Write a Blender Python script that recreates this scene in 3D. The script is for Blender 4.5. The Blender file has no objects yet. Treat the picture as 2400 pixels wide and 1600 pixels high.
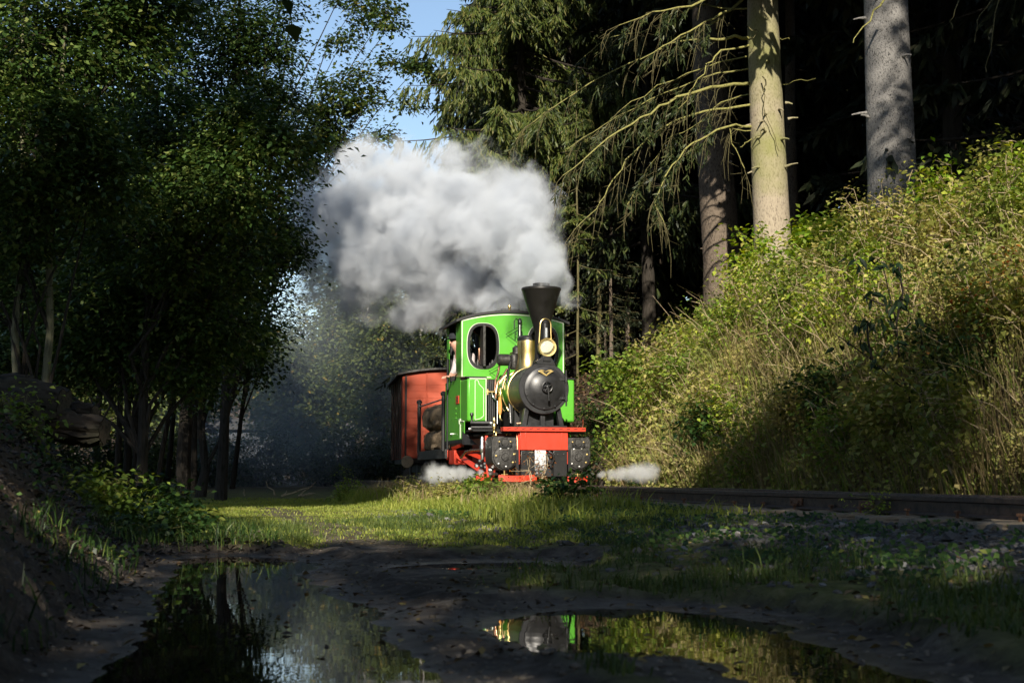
import bpy, bmesh, math, random
import numpy as np
from mathutils import Vector, Matrix, Euler, noise as mnoise

# ------------------------------------------------------------------ camera, light, exposure
S = bpy.context.scene
COL = S.collection
R = math.radians
FPX = 3333.3          # focal length in photo pixels (50 mm on a 36 mm sensor, 2400 px wide)
HOR = 1113.0          # image row of the horizon
CAMZ = 0.53           # metres above the puddle water (z = 0)
TILT = math.atan((HOR - 800.0) / FPX)

cam_d = bpy.data.cameras.new('camera')
cam = bpy.data.objects.new('camera', cam_d)
COL.objects.link(cam)
cam.location = (0, 0, CAMZ)
cam.rotation_euler = (math.pi / 2 + TILT, 0, 0)
cam_d.sensor_width = 36.0
cam_d.lens = 50.0
cam_d.clip_start = 0.05
cam_d.clip_end = 3000
cam_d.dof.use_dof = True
cam_d.dof.focus_distance = 21.5
cam_d.dof.aperture_fstop = 6.3
S.camera = cam

SUN_EL = 24.0
SUN_DIR = Vector((-0.04, -1.0, math.tan(R(SUN_EL)))).normalized()    # towards the sun
SUN_STRENGTH = 4.8
SKY_STRENGTH = 0.098
EXPOSURE = 0.72

world = bpy.data.worlds.new('World')
S.world = world
world.use_nodes = True
wn = world.node_tree.nodes
wl = world.node_tree.links
wn.clear()
sky = wn.new('ShaderNodeTexSky')
sky.sky_type = 'NISHITA'
sky.sun_disc = False
sky.sun_elevation = R(SUN_EL)
sky.sun_rotation = math.pi - math.atan2(SUN_DIR.x, -SUN_DIR.y) * -1.0
sky.altitude = 200
sky.air_density = 1.0
sky.dust_density = 0.5
sky.ozone_density = 1.0
bg = wn.new('ShaderNodeBackground')
bg.inputs['Strength'].default_value = SKY_STRENGTH
wo = wn.new('ShaderNodeOutputWorld')
wl.new(sky.outputs[0], bg.inputs[0])
wl.new(bg.outputs[0], wo.inputs[0])

sun_d = bpy.data.lights.new('sun', 'SUN')
sun_d.energy = SUN_STRENGTH
sun_d.angle = R(0.53)
sun_d.color = (1.0, 0.92, 0.78)
sun = bpy.data.objects.new('sun', sun_d)
COL.objects.link(sun)
sun.location = (-3, -40, 30)
sun.rotation_euler = SUN_DIR.to_track_quat('Z', 'Y').to_euler()

S.view_settings.view_transform = 'Standard'
S.view_settings.look = 'None'
S.view_settings.exposure = EXPOSURE
S.view_settings.gamma = 1.0
S.view_settings.use_curve_mapping = False
S.render.engine = 'CYCLES'
cy = S.cycles
cy.use_denoising = True
try:
    cy.denoiser = 'OPENIMAGEDENOISE'
    cy.denoising_input_passes = 'RGB_ALBEDO_NORMAL'
except Exception:
    pass
cy.max_bounces = 8
cy.diffuse_bounces = 3
cy.glossy_bounces = 3
cy.transmission_bounces = 4
cy.volume_bounces = 4
cy.transparent_max_bounces = 8
cy.use_adaptive_sampling = True
cy.adaptive_threshold = 0.02
cy.sample_clamp_indirect = 4.0
cy.caustics_reflective = False
cy.caustics_refractive = False
cy.volume_max_steps = 256

# ------------------------------------------------------------------ helpers
rng = np.random.default_rng(7)
random.seed(7)


def at(px, py, Y):
    """the place that shows at photo pixel (px, py) when it stands Y metres down the view"""
    u = (px - 1200.0) / FPX
    v = (800.0 - py) / FPX
    dx, dy, dz = u, math.cos(TILT) - v * math.sin(TILT), math.sin(TILT) + v * math.cos(TILT)
    k = Y / dy
    return Vector((dx * k, Y, CAMZ + dz * k))


def on_z(px, py, z=0.0):
    u = (px - 1200.0) / FPX
    v = (800.0 - py) / FPX
    dx, dy, dz = u, math.cos(TILT) - v * math.sin(TILT), math.sin(TILT) + v * math.cos(TILT)
    k = (z - CAMZ) / dz
    return Vector((dx * k, dy * k, z))


def tag(o, label=None, cat=None, group=None, kind=None):
    if label: o['label'] = label
    if cat: o['category'] = cat
    if group: o['group'] = group
    if kind: o['kind'] = kind
    return o


def empty(name, loc, rz=0.0, label=None, cat=None, group=None):
    o = bpy.data.objects.new(name, None)
    o.empty_display_size = 0.2
    COL.objects.link(o)
    o.location = loc
    o.rotation_euler = (0, 0, rz)
    return tag(o, label, cat, group)


def link(name, me, mat, parent=None):
    o = bpy.data.objects.new(name, me)
    COL.objects.link(o)
    if mat is not None and not me.materials:
        me.materials.append(mat)
    if parent is not None:
        o.parent = parent
    return o


def copy_tree(o, parent=None):
    c = o.copy()
    COL.objects.link(c)
    c.parent = parent
    for ch in list(o.children):
        copy_tree(ch, c)
    return c


class MB:
    """collects shapes and links them as one mesh object"""
    def __init__(self):
        self.v = []
        self.f = []

    def add(self, vs, fs):
        n = len(self.v)
        self.v.extend([tuple(p) for p in vs])
        self.f.extend([tuple(i + n for i in f) for f in fs])
        return self

    def box(self, x0, x1, y0, y1, z0, z1, M=None):
        vs = [(x, y, z) for x in (x0, x1) for y in (y0, y1) for z in (z0, z1)]
        if M is not None:
            vs = [M @ Vector(p) for p in vs]
        return self.add(vs, [(0, 1, 3, 2), (4, 6, 7, 5), (0, 4, 5, 1), (2, 3, 7, 6), (0, 2, 6, 4), (1, 5, 7, 3)])

    def tube(self, pts, r, n=10, caps=True, flat=1.0):
        pts = [Vector(p) for p in pts]
        rs = [r] * len(pts) if not hasattr(r, '__len__') else list(r)
        rings, up = [], Vector((0, 0, 1))
        last = None
        for i, p in enumerate(pts):
            a = pts[max(i - 1, 0)]
            b = pts[min(i + 1, len(pts) - 1)]
            t = (b - a)
            if t.length < 1e-9: t = Vector((0, 0, 1))
            t.normalize()
            if last is None:
                ref = up if abs(t.z) < 0.9 else Vector((1, 0, 0))
                s = t.cross(ref).normalized()
            else:
                s = (last - t * last.dot(t))
                if s.length < 1e-6: s = t.orthogonal()
                s.normalize()
            last = s
            w = t.cross(s)
            rings.append([p + (s * math.cos(2 * math.pi * k / n) + w * math.sin(2 * math.pi * k / n) * flat) * rs[i] for k in range(n)])
        vs = [q for ring in rings for q in ring]
        fs = []
        for i in range(len(pts) - 1):
            for k in range(n):
                k2 = (k + 1) % n
                fs.append((i * n + k, i * n + k2, (i + 1) * n + k2, (i + 1) * n + k))
        if caps:
            fs.append(tuple(range(n - 1, -1, -1)))
            m = (len(pts) - 1) * n
            fs.append(tuple(m + k for k in range(n)))
        return self.add(vs, fs)

    def lathe(self, prof, c=(0, 0, 0), axis='z', n=32, closed=False):
        """prof: (radius, height) along the axis"""
        vs, fs = [], []
        for (r, h) in prof:
            for k in range(n):
                a = 2 * math.pi * k / n
                p = (r * math.cos(a), r * math.sin(a), h)
                if axis == 'y': p = (r * math.cos(a), h, r * math.sin(a))
                if axis == 'x': p = (h, r * math.cos(a), r * math.sin(a))
                vs.append((p[0] + c[0], p[1] + c[1], p[2] + c[2]))
        m = len(prof)
        for i in range(m - 1 if not closed else m):
            j = (i + 1) % m
            for k in range(n):
                k2 = (k + 1) % n
                fs.append((i * n + k, i * n + k2, j * n + k2, j * n + k))
        if not closed:
            fs.append(tuple(range(n - 1, -1, -1)))
            fs.append(tuple((m - 1) * n + k for k in range(n)))
        return self.add(vs, fs)

    def prism(self, poly, y0, y1, plane='xz'):
        """polygon extruded: plane xz along y, plane yz along x, plane xy along z"""
        n = len(poly)
        def P(a, b, d):
            return {'xz': (a, d, b), 'yz': (d, a, b), 'xy': (a, b, d)}[plane]
        vs = [P(a, b, y0) for a, b in poly] + [P(a, b, y1) for a, b in poly]
        fs = [tuple(range(n)), tuple(range(2 * n - 1, n - 1, -1))]
        for i in range(n):
            j = (i + 1) % n
            fs.append((i, i + n, j + n, j))
        return self.add(vs, fs)

    def ring_plate(self, outer, inner, y0, y1):
        """plate in xz between two loops of equal length, extruded along y"""
        n = len(outer)
        vs = []
        for d in (y0, y1):
            vs += [(a, d, b) for a, b in outer] + [(a, d, b) for a, b in inner]
        fs = []
        for i in range(n):
            j = (i + 1) % n
            fs.append((i, j, n + j, n + i))
            fs.append((2 * n + i, 3 * n + i, 3 * n + j, 2 * n + j))
            fs.append((i, 2 * n + i, 2 * n + j, j))
            fs.append((n + i, n + j, 3 * n + j, 3 * n + i))
        return self.add(vs, fs)

    def build(self, name, mat, parent=None, smooth=35, bevel=0.0, loc=None):
        me = bpy.data.meshes.new(name)
        me.from_pydata(self.v, [], self.f)
        bm = bmesh.new()
        bm.from_mesh(me)
        bmesh.ops.recalc_face_normals(bm, faces=bm.faces)
        bm.to_mesh(me)
        bm.free()
        if smooth:
            me.shade_smooth()
            me.set_sharp_from_angle(angle=R(smooth))
        o = link(name, me, mat, parent)
        if loc is not None: o.location = loc
        if bevel:
            b = o.modifiers.new('edge', 'BEVEL')
            b.width = bevel
            b.segments = 2
            b.limit_method = 'ANGLE'
            b.angle_limit = R(40)
        return o


def npmesh(name, V, F, smooth=False):
    V = np.ascontiguousarray(V, dtype=np.float32)
    F = np.ascontiguousarray(F, dtype=np.int32)
    me = bpy.data.meshes.new(name)
    k = F.shape[1]
    me.vertices.add(len(V))
    me.vertices.foreach_set('co', V.ravel())
    me.loops.add(F.size)
    me.loops.foreach_set('vertex_index', F.ravel())
    me.polygons.add(len(F))
    me.polygons.foreach_set('loop_start', np.arange(0, F.size, k, dtype=np.int32))
    me.polygons.foreach_set('loop_total', np.full(len(F), k, dtype=np.int32))
    if smooth:
        me.polygons.foreach_set('use_smooth', np.ones(len(F), dtype=bool))
    me.update(calc_edges=True)
    return me


def unit(a):
    return a / np.maximum(np.linalg.norm(a, axis=1, keepdims=True), 1e-9)


def leaves_np(P, size, N, A, ratio=0.62, fold=0.12):
    """one folded leaf (a quad) at each P, lying across normal N, pointing along A"""
    N = unit(N)
    A = unit(A - N * np.sum(A * N, axis=1, keepdims=True))
    B = np.cross(N, A)
    s = size[:, None]
    v0 = P
    v1 = P + A * s * 0.45 + B * s * ratio * 0.5 + N * s * fold
    v2 = P + A * s - N * s * 0.08
    v3 = P + A * s * 0.45 - B * s * ratio * 0.5 + N * s * fold
    V = np.stack([v0, v1, v2, v3], axis=1).reshape(-1, 3)
    F = np.arange(len(P) * 4).reshape(-1, 4)
    return V, F


def blades_np(P, h, w, lean, bend):
    """grass blades: two quads each, rising from P, leaning along lean (n,2)"""
    n = len(P)
    side = unit(np.c_[-lean[:, 1], lean[:, 0], np.zeros(n)] + rng.normal(0, .6, (n, 3)) * [1, 1, 0])
    L = np.c_[lean, np.zeros(n)]
    up = np.array([0, 0, 1.0])
    mid = P + up * (h * 0.55)[:, None] + L * (h * 0.25)[:, None]
    tip = P + up * (h * (1.0 - 0.35 * bend))[:, None] + L * (h * (0.45 + 0.6 * bend))[:, None]
    hw = (w * 0.5)[:, None] * side
    V = np.stack([P - hw, P + hw, mid + hw * .8, mid - hw * .8, tip + hw * .15, tip - hw * .15], axis=1).reshape(-1, 3)
    b = np.arange(n)[:, None] * 6
    F = np.stack([b + [0, 1, 2, 3], b + [3, 2, 4, 5]], axis=1).reshape(-1, 4)
    return V, F


def needles_np(P, D, length, width):
    """narrow tapering cards along D"""
    n = len(P)
    D = unit(D)
    B = unit(np.cross(D, rng.normal(0, 1, (n, 3))))
    l = length[:, None]
    hw = B * width[:, None] * 0.5
    V = np.stack([P - hw * .6, P + hw * .6, P + D * l * .6 + hw, P + D * l, P + D * l * .6 - hw], axis=1)
    V = np.stack([V[:, 0], V[:, 1], V[:, 2], V[:, 4], V[:, 3]], axis=1).reshape(-1, 3)
    b = np.arange(n)[:, None] * 5
    F = np.concatenate([b + [0, 1, 2], b + [0, 2, 3], b + [3, 2, 4]], axis=0)
    return V, F


def join_np(parts):
    Vs, Fs, n = [], [], 0
    for V, F in parts:
        Vs.append(V); Fs.append(F + n); n += len(V)
    return np.concatenate(Vs), np.concatenate(Fs)


def hash2(ix, iy, seed):
    h = np.sin(ix * 127.1 + iy * 311.7 + seed * 74.7) * 43758.5453
    return h - np.floor(h)


def vnoise(x, y, seed=0):
    ix, iy = np.floor(x), np.floor(y)
    fx, fy = x - ix, y - iy
    fx, fy = fx * fx * (3 - 2 * fx), fy * fy * (3 - 2 * fy)
    a = hash2(ix, iy, seed); b = hash2(ix + 1, iy, seed)
    c = hash2(ix, iy + 1, seed); d = hash2(ix + 1, iy + 1, seed)
    return (a * (1 - fx) + b * fx) * (1 - fy) + (c * (1 - fx) + d * fx) * fy


def fbm(x, y, seed=0, octaves=4):
    s, a, t = 0.0, 1.0, 0.0
    for k in range(octaves):
        s = s + a * (vnoise(x, y, seed + k * 13) - 0.5) * 2
        t += a
        x, y, a = x * 2.03 + 7.1, y * 2.03 + 3.7, a * 0.5
    return s / t


def sstep(a, b, x):
    t = np.clip((x - a) / (b - a), 0, 1)
    return t * t * (3 - 2 * t)

# ------------------------------------------------------------------ materials


def nt(name):
    m = bpy.data.materials.new(name)
    m.use_nodes = True
    n = m.node_tree.nodes
    n.clear()
    out = n.new('ShaderNodeOutputMaterial')
    return m, n, m.node_tree.links, out


def ramp_node(n, stops):
    r = n.new('ShaderNodeValToRGB')
    e = r.color_ramp.elements
    while len(e) > 1: e.remove(e[-1])
    e[0].position = stops[0][0]; e[0].color = (*stops[0][1], 1)
    for p, c in stops[1:]:
        q = e.new(p); q.color = (*c, 1)
    return r


def paint(name, col, rough=0.3, metal=0.0, coat=0.0, dirt=0.15, scale=6.0, bump=0.0, dark=None, detail=5.0):
    """painted or bare metal with a little grime and uneven gloss"""
    m, n, l, out = nt(name)
    p = n.new('ShaderNodeBsdfPrincipled')
    tc = n.new('ShaderNodeTexCoord')
    nz = n.new('ShaderNodeTexNoise')
    nz.inputs['Scale'].default_value = scale
    nz.inputs['Detail'].default_value = detail
    nz.inputs['Roughness'].default_value = 0.65
    l.new(tc.outputs['Object'], nz.inputs['Vector'])
    dk = dark or tuple(c * 0.45 for c in col)
    rp = ramp_node(n, [(0.30, dk), (0.30 + 0.35 * max(dirt, .02) + .08, col), (1.0, tuple(min(1, c * 1.06) for c in col))])
    mx = n.new('ShaderNodeMix'); mx.data_type = 'RGBA'
    mx.inputs[0].default_value = min(1.0, dirt * 2)
    mx.inputs[6].default_value = (*col, 1)
    l.new(nz.outputs['Fac'], rp.inputs['Fac'])
    l.new(rp.outputs['Color'], mx.inputs[7])
    l.new(mx.outputs[2], p.inputs['Base Color'])
    mr = n.new('ShaderNodeMapRange')
    mr.inputs[3].default_value = max(0.03, rough - 0.12)
    mr.inputs[4].default_value = min(1, rough + 0.16)
    l.new(nz.outputs['Fac'], mr.inputs[0])
    l.new(mr.outputs[0], p.inputs['Roughness'])
    p.inputs['Metallic'].default_value = metal
    p.inputs['Coat Weight'].default_value = coat
    p.inputs['Coat Roughness'].default_value = 0.12
    if bump:
        b = n.new('ShaderNodeBump')
        b.inputs['Strength'].default_value = bump
        b.inputs['Distance'].default_value = 0.02
        l.new(nz.outputs['Fac'], b.inputs['Height'])
        l.new(b.outputs[0], p.inputs['Normal'])
    l.new(p.outputs[0], out.inputs['Surface'])
    return m


def leaf_mat(name, stops, trans=0.35, rough=0.45, patch=None):
    """leaf colour picked leaf by leaf from the ramp, partly translucent"""
    m, n, l, out = nt(name)
    geo = n.new('ShaderNodeNewGeometry')
    rp = ramp_node(n, stops)
    src = geo.outputs['Random Per Island']
    if patch:
        nz = n.new('ShaderNodeTexNoise')
        nz.inputs['Scale'].default_value = patch
        nz.inputs['Detail'].default_value = 3
        l.new(geo.outputs['Position'], nz.inputs['Vector'])
        a = n.new('ShaderNodeMath'); a.operation = 'MULTIPLY_ADD'
        a.inputs[1].default_value = 2.2
        a.inputs[2].default_value = -0.6
        l.new(nz.outputs['Fac'], a.inputs[0])
        mi = n.new('ShaderNodeMix')
        mi.inputs[0].default_value = 0.5
        l.new(src, mi.inputs[2])
        l.new(a.outputs[0], mi.inputs[3])
        src = mi.outputs[0]
    l.new(src, rp.inputs['Fac'])
    p = n.new('ShaderNodeBsdfPrincipled')
    p.inputs['Roughness'].default_value = rough
    p.inputs['Specular IOR Level'].default_value = 0.35
    l.new(rp.outputs['Color'], p.inputs['Base Color'])
    t = n.new('ShaderNodeBsdfTranslucent')
    hs = n.new('ShaderNodeHueSaturation')
    hs.inputs['Hue'].default_value = 0.485
    hs.inputs['Saturation'].default_value = 1.15
    hs.inputs['Value'].default_value = 1.3
    l.new(rp.outputs['Color'], hs.inputs['Color'])
    l.new(hs.outputs[0], t.inputs['Color'])
    mx = n.new('ShaderNodeMixShader')
    mx.inputs[0].default_value = trans
    l.new(p.outputs[0], mx.inputs[1])
    l.new(t.outputs[0], mx.inputs[2])
    l.new(mx.outputs[0], out.inputs['Surface'])
    return m


def bark_mat(name, c0, c1, c2=None, stretch=(9, 9, 1.6), scale=2.0, bump=0.5, c2_amount=0.5, moss_scale=1.2):
    """bark: stretched plates between two tones, a third colour (lichen, moss) in broad patches"""
    m, n, l, out = nt(name)
    tc = n.new('ShaderNodeTexCoord')
    mp = n.new('ShaderNodeMapping')
    mp.inputs['Scale'].default_value = stretch
    l.new(tc.outputs['Object'], mp.inputs['Vector'])
    nz = n.new('ShaderNodeTexNoise')
    nz.inputs['Scale'].default_value = scale
    nz.inputs['Detail'].default_value = 7
    nz.inputs['Roughness'].default_value = 0.7
    l.new(mp.outputs[0], nz.inputs['Vector'])
    vo = n.new('ShaderNodeTexVoronoi')
    vo.inputs['Scale'].default_value = scale * 2.2
    l.new(mp.outputs[0], vo.inputs['Vector'])
    ad = n.new('ShaderNodeMath'); ad.operation = 'MULTIPLY_ADD'
    ad.inputs[1].default_value = 0.45
    l.new(vo.outputs['Distance'], ad.inputs[0])
    l.new(nz.outputs['Fac'], ad.inputs[2])
    rp = ramp_node(n, [(0.45, c0), (0.72, c1), (1.0, tuple(c * 1.1 for c in c1))])
    l.new(ad.outputs[0], rp.inputs['Fac'])
    col = rp.outputs['Color']
    if c2:
        n2 = n.new('ShaderNodeTexNoise')
        n2.inputs['Scale'].default_value = moss_scale
        n2.inputs['Detail'].default_value = 5
        l.new(tc.outputs['Object'], n2.inputs['Vector'])
        r2 = ramp_node(n, [(0.42, (0, 0, 0)), (0.62, (1, 1, 1))])
        l.new(n2.outputs['Fac'], r2.inputs['Fac'])
        mm = n.new('ShaderNodeMath'); mm.operation = 'MULTIPLY'
        mm.inputs[1].default_value = c2_amount
        l.new(r2.outputs['Color'], mm.inputs[0])
        mx = n.new('ShaderNodeMix'); mx.data_type = 'RGBA'
        l.new(mm.outputs[0], mx.inputs[0])
        l.new(col, mx.inputs[6])
        mx.inputs[7].default_value = (*c2, 1)
        col = mx.outputs[2]
    p = n.new('ShaderNodeBsdfPrincipled')
    p.inputs['Roughness'].default_value = 0.9
    p.inputs['Specular IOR Level'].default_value = 0.15
    l.new(col, p.inputs['Base Color'])
    b = n.new('ShaderNodeBump')
    b.inputs['Strength'].default_value = bump
    b.inputs['Distance'].default_value = 0.03
    l.new(ad.outputs[0], b.inputs['Height'])
    l.new(b.outputs[0], p.inputs['Normal'])
    l.new(p.outputs[0], out.inputs['Surface'])
    return m

# ------------------------------------------------------------------ lie of the land
THETA = R(13.5)
TX0, TY0 = 0.468, 20.8                 # the point of the track under the front of the locomotive
TS = math.tan(THETA)
RAILTOP = 0.39


def track_d(x, y):
    return (x - (TX0 - TS * (y - TY0))) * math.cos(THETA)


def track_pt(s, d=0.0, z=0.0):
    """s metres along the track behind the locomotive's front, d to the right of it"""
    return Vector((TX0 - math.sin(THETA) * s + math.cos(THETA) * d, TY0 + math.cos(THETA) * s + math.sin(THETA) * d, z))


PUDDLES = {
    'left': [(430, 1308), (520, 1303), (640, 1305), (760, 1322), (715, 1345), (760, 1380), (820, 1412), (925, 1436), (905, 1462),
             (945, 1509), (990, 1560), (1045, 1605), (1150, 1720), (900, 2300), (-100, 2300), (60, 1760), (230, 1600), (330, 1500), (385, 1395)],
    'right': [(1140, 1452), (1290, 1428), (1500, 1424), (1700, 1440), (1830, 1470), (1990, 1535), (2120, 1590), (2300, 1680), (2100, 1730), (1850, 1640),
              (1760, 1600), (1660, 1562), (1540, 1538), (1420, 1548), (1270, 1532), (1190, 1496)],
    'small': [(890, 1330), (1010, 1320), (1130, 1316), (1290, 1315), (1285, 1336), (1130, 1346), (1000, 1347)],
}
PUD_W = {k: np.array([(on_z(a, b).x, on_z(a, b).y) for a, b in v]) for k, v in PUDDLES.items()}


def poly_sd(poly, x, y):
    d2 = np.full(x.shape, 1e9)
    inside = np.zeros(x.shape, bool)
    n = len(poly)
    for i in range(n):
        a, b = poly[i], poly[(i + 1) % n]
        ex, ey = b - a
        t = np.clip(((x - a[0]) * ex + (y - a[1]) * ey) / (ex * ex + ey * ey + 1e-12), 0, 1)
        d2 = np.minimum(d2, (x - a[0] - t * ex) ** 2 + (y - a[1] - t * ey) ** 2)
        c = ((a[1] > y) != (b[1] > y)) & (x < ex * (y - a[1]) / (ey + (abs(ey) < 1e-12) * 1e-12) + a[0])
        inside ^= c
    d = np.sqrt(d2)
    return np.where(inside, -d, d)


BANK_D = [0.95, 1.12, 1.3, 1.6, 2.1, 2.8, 3.6, 5.0, 7.5, 12, 25, 60, 200]
BANK_Z = [0.22, 0.40, 0.92, 1.52, 2.10, 2.62, 2.95, 3.18, 3.5, 4.2, 6.0, 8.2, 12]


def puddle_sd(x, y):
    sd = np.full(x.shape, 1e9)
    for k in PUD_W:
        sd = np.minimum(sd, poly_sd(PUD_W[k], x, y))
    return sd


def mound_m(x, y):
    return (-0.25 * y - 0.05 - x) * 0.97


def terrain(x, y):
    x = np.asarray(x, float); y = np.asarray(y, float)
    d = track_d(x, y)
    base = 0.055 + sstep(22, 34, y) * 0.16
    left = np.interp(-d, [0.0, 0.75, 1.0, 1.7, 2.7, 3.4], [0.215, 0.215, 0.20, 0.15, 0.075, 0.055])
    left = np.maximum(left, base)
    bank = np.interp(d, BANK_D, BANK_Z) * 1.0
    bank = bank * (1 + 0.10 * fbm(x * 0.35, y * 0.35, 3)) + 0.18 * sstep(1.2, 2.5, d) * fbm(x * 0.9, y * 0.9, 5)
    fade = 1 - 0.45 * sstep(24, 45, y)
    bank = 0.22 + (bank - 0.22) * fade
    z = np.where(d > 0.95, np.maximum(bank, 0.2), left)
    bumps = 0.022 * fbm(x * 0.8, y * 0.8, 11) + 0.013 * fbm(x * 4.5, y * 4.5, 17, 3) + 0.005 * fbm(x * 13, y * 13, 19, 2)
    z = z + bumps * np.where(np.abs(d) < 0.9, 0.45, 1.0)
    m = mound_m(x, y)
    mw = sstep(0.0, 1.5, m) * (1.15 + 0.25 * fbm(x * .6, y * .6, 23)) * (1 - 0.75 * sstep(12.5, 17, y)) + 0.05 * sstep(-.4, .5, m) * fbm(x * 3, y * 3, 29)
    z = z + np.where(m > -0.5, mw, 0)
    for rx0, rs in ((-.25, .20), (1.15, .20)):                # two worn wheel ruts along the path
        q = x - (rx0 - rs * (y - 4.0)) - .08 * np.sin(y * .7)
        z = z + np.where(m < .2, (-.022 * np.exp(-(q / .14) ** 2) + .012 * np.exp(-((np.abs(q) - .24) / .07) ** 2)) * sstep(16, 11, y), 0)
    far = 0.35 * sstep(45, 90, y) + 30.0 * sstep(105, 380, np.hypot(x, y))
    z = z + far
    sd = puddle_sd(x, y)
    w = sd + 0.07 * fbm(x * 2.2, y * 2.2, 31) + 0.06 * fbm(x * 7, y * 7, 37, 2)
    zp = np.where(w > 0, w * 0.075 + 0.002, np.maximum(w * 0.25, -0.07)) + 0.010 * fbm(x * 9, y * 9, 39, 3) * sstep(-.1, .25, w)
    lim = zp + sstep(0.25, 1.1, w) * 3.0
    return np.minimum(z, lim)


def tz(x, y):
    return float(terrain(np.array([x]), np.array([y]))[0])


def axis(a, b, fine0, fine1, step, grow=1.12):
    mid = list(np.arange(fine0, fine1 + 1e-6, step))
    lo, s = [], step
    x = fine0
    while x > a:
        s *= grow
        x -= s
        lo.append(max(x, a))
    hi, s = [], step
    x = fine1
    while x < b:
        s *= grow
        x += s
        hi.append(min(x, b))
    return np.array(lo[::-1] + mid + hi)


def ground_material():
    m, n, l, out = nt('soil')
    at_ = n.new('ShaderNodeVertexColor'); at_.layer_name = 'cover'      # r grass, g gravel, b leaf litter
    sep = n.new('ShaderNodeSeparateColor')
    l.new(at_.outputs['Color'], sep.inputs[0])
    geo = n.new('ShaderNodeNewGeometry')
    def noise(scale, detail=6, rough=.65):
        q = n.new('ShaderNodeTexNoise')
        q.inputs['Scale'].default_value = scale
        q.inputs['Detail'].default_value = detail
        q.inputs['Roughness'].default_value = rough
        l.new(geo.outputs['Position'], q.inputs['Vector'])
        return q
    n1, n2, n3 = noise(1.3), noise(9), noise(55, 4)
    mud = ramp_node(n, [(0.33, (.028, .022, .017)), (0.45, (.080, .064, .050)), (0.56, (.16, .132, .105)), (0.70, (.30, .26, .21))])
    a = n.new('ShaderNodeMix'); a.inputs[0].default_value = .5
    l.new(n1.outputs['Fac'], a.inputs[2]); l.new(n2.outputs['Fac'], a.inputs[3])
    l.new(a.outputs[0], mud.inputs['Fac'])
    vo = n.new('ShaderNodeTexVoronoi')
    vo.inputs['Scale'].default_value = 26
    l.new(geo.outputs['Position'], vo.inputs['Vector'])
    grav = ramp_node(n, [(0.0, (.035, .032, .030)), (0.5, (.085, .078, .072)), (1.0, (.20, .185, .17))])
    sc = n.new('ShaderNodeSeparateColor')
    l.new(vo.outputs['Color'], sc.inputs[0])
    l.new(sc.outputs[0], grav.inputs['Fac'])
    grs = ramp_node(n, [(0.3, (.080, .085, .022)), (0.55, (.16, .16, .045)), (0.75, (.26, .215, .11))])
    l.new(n2.outputs['Fac'], grs.inputs['Fac'])
    lit = ramp_node(n, [(0.35, (.026, .018, .011)), (0.55, (.09, .06, .034)), (0.72, (.20, .14, .08))])
    l.new(n3.outputs['Fac'], lit.inputs['Fac'])
    def mix(fac, c1, c2):
        q = n.new('ShaderNodeMix'); q.data_type = 'RGBA'
        l.new(fac, q.inputs[0]); l.new(c1, q.inputs[6]); l.new(c2, q.inputs[7])
        return q.outputs[2]
    def edge(fac):
        q = n.new('ShaderNodeMath'); q.operation = 'MULTIPLY_ADD'
        q.inputs[1].default_value = 0.9; q.inputs[2].default_value = -0.45
        l.new(n2.outputs['Fac'], q.inputs[0])
        w = n.new('ShaderNodeMath'); w.operation = 'ADD'; w.use_clamp = True
        l.new(fac, w.inputs[0]); l.new(q.outputs[0], w.inputs[1])
        mm = n.new('ShaderNodeMath'); mm.operation = 'MULTIPLY'; mm.use_clamp = True
        l.new(w.outputs[0], mm.inputs[0])
        g = n.new('ShaderNodeMath'); g.operation = 'MULTIPLY'; g.use_clamp = True; g.inputs[1].default_value = 4
        l.new(fac, g.inputs[0]); l.new(g.outputs[0], mm.inputs[1])
        return mm.outputs[0]
    c = mix(edge(sep.outputs[0]), mud.outputs['Color'], grs.outputs['Color'])
    c = mix(edge(sep.outputs[1]), c, grav.outputs['Color'])
    c = mix(edge(sep.outputs[2]), c, lit.outputs['Color'])
    p = n.new('ShaderNodeBsdfPrincipled')
    l.new(c, p.inputs['Base Color'])
    sz = n.new('ShaderNodeSeparateXYZ')
    l.new(geo.outputs['Position'], sz.inputs[0])
    mr = n.new('ShaderNodeMapRange')                       # soaked mud just above the water
    mr.inputs[1].default_value = 0.0; mr.inputs[2].default_value = 0.022
    mr.inputs[3].default_value = 0.35; mr.inputs[4].default_value = 0.95
    l.new(sz.outputs['Z'], mr.inputs[0])
    l.new(mr.outputs[0], p.inputs['Roughness'])
    p.inputs['Specular IOR Level'].default_value = 0.18
    b1 = n.new('ShaderNodeBump'); b1.inputs['Strength'].default_value = 1.0; b1.inputs['Distance'].default_value = .035
    l.new(n2.outputs['Fac'], b1.inputs['Height'])
    b2 = n.new('ShaderNodeBump'); b2.inputs['Strength'].default_value = 1.0; b2.inputs['Distance'].default_value = .014
    l.new(n3.outputs['Fac'], b2.inputs['Height']); l.new(b1.outputs[0], b2.inputs['Normal'])
    l.new(b2.outputs[0], p.inputs['Normal'])
    l.new(p.outputs[0], out.inputs['Surface'])
    return m


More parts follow.
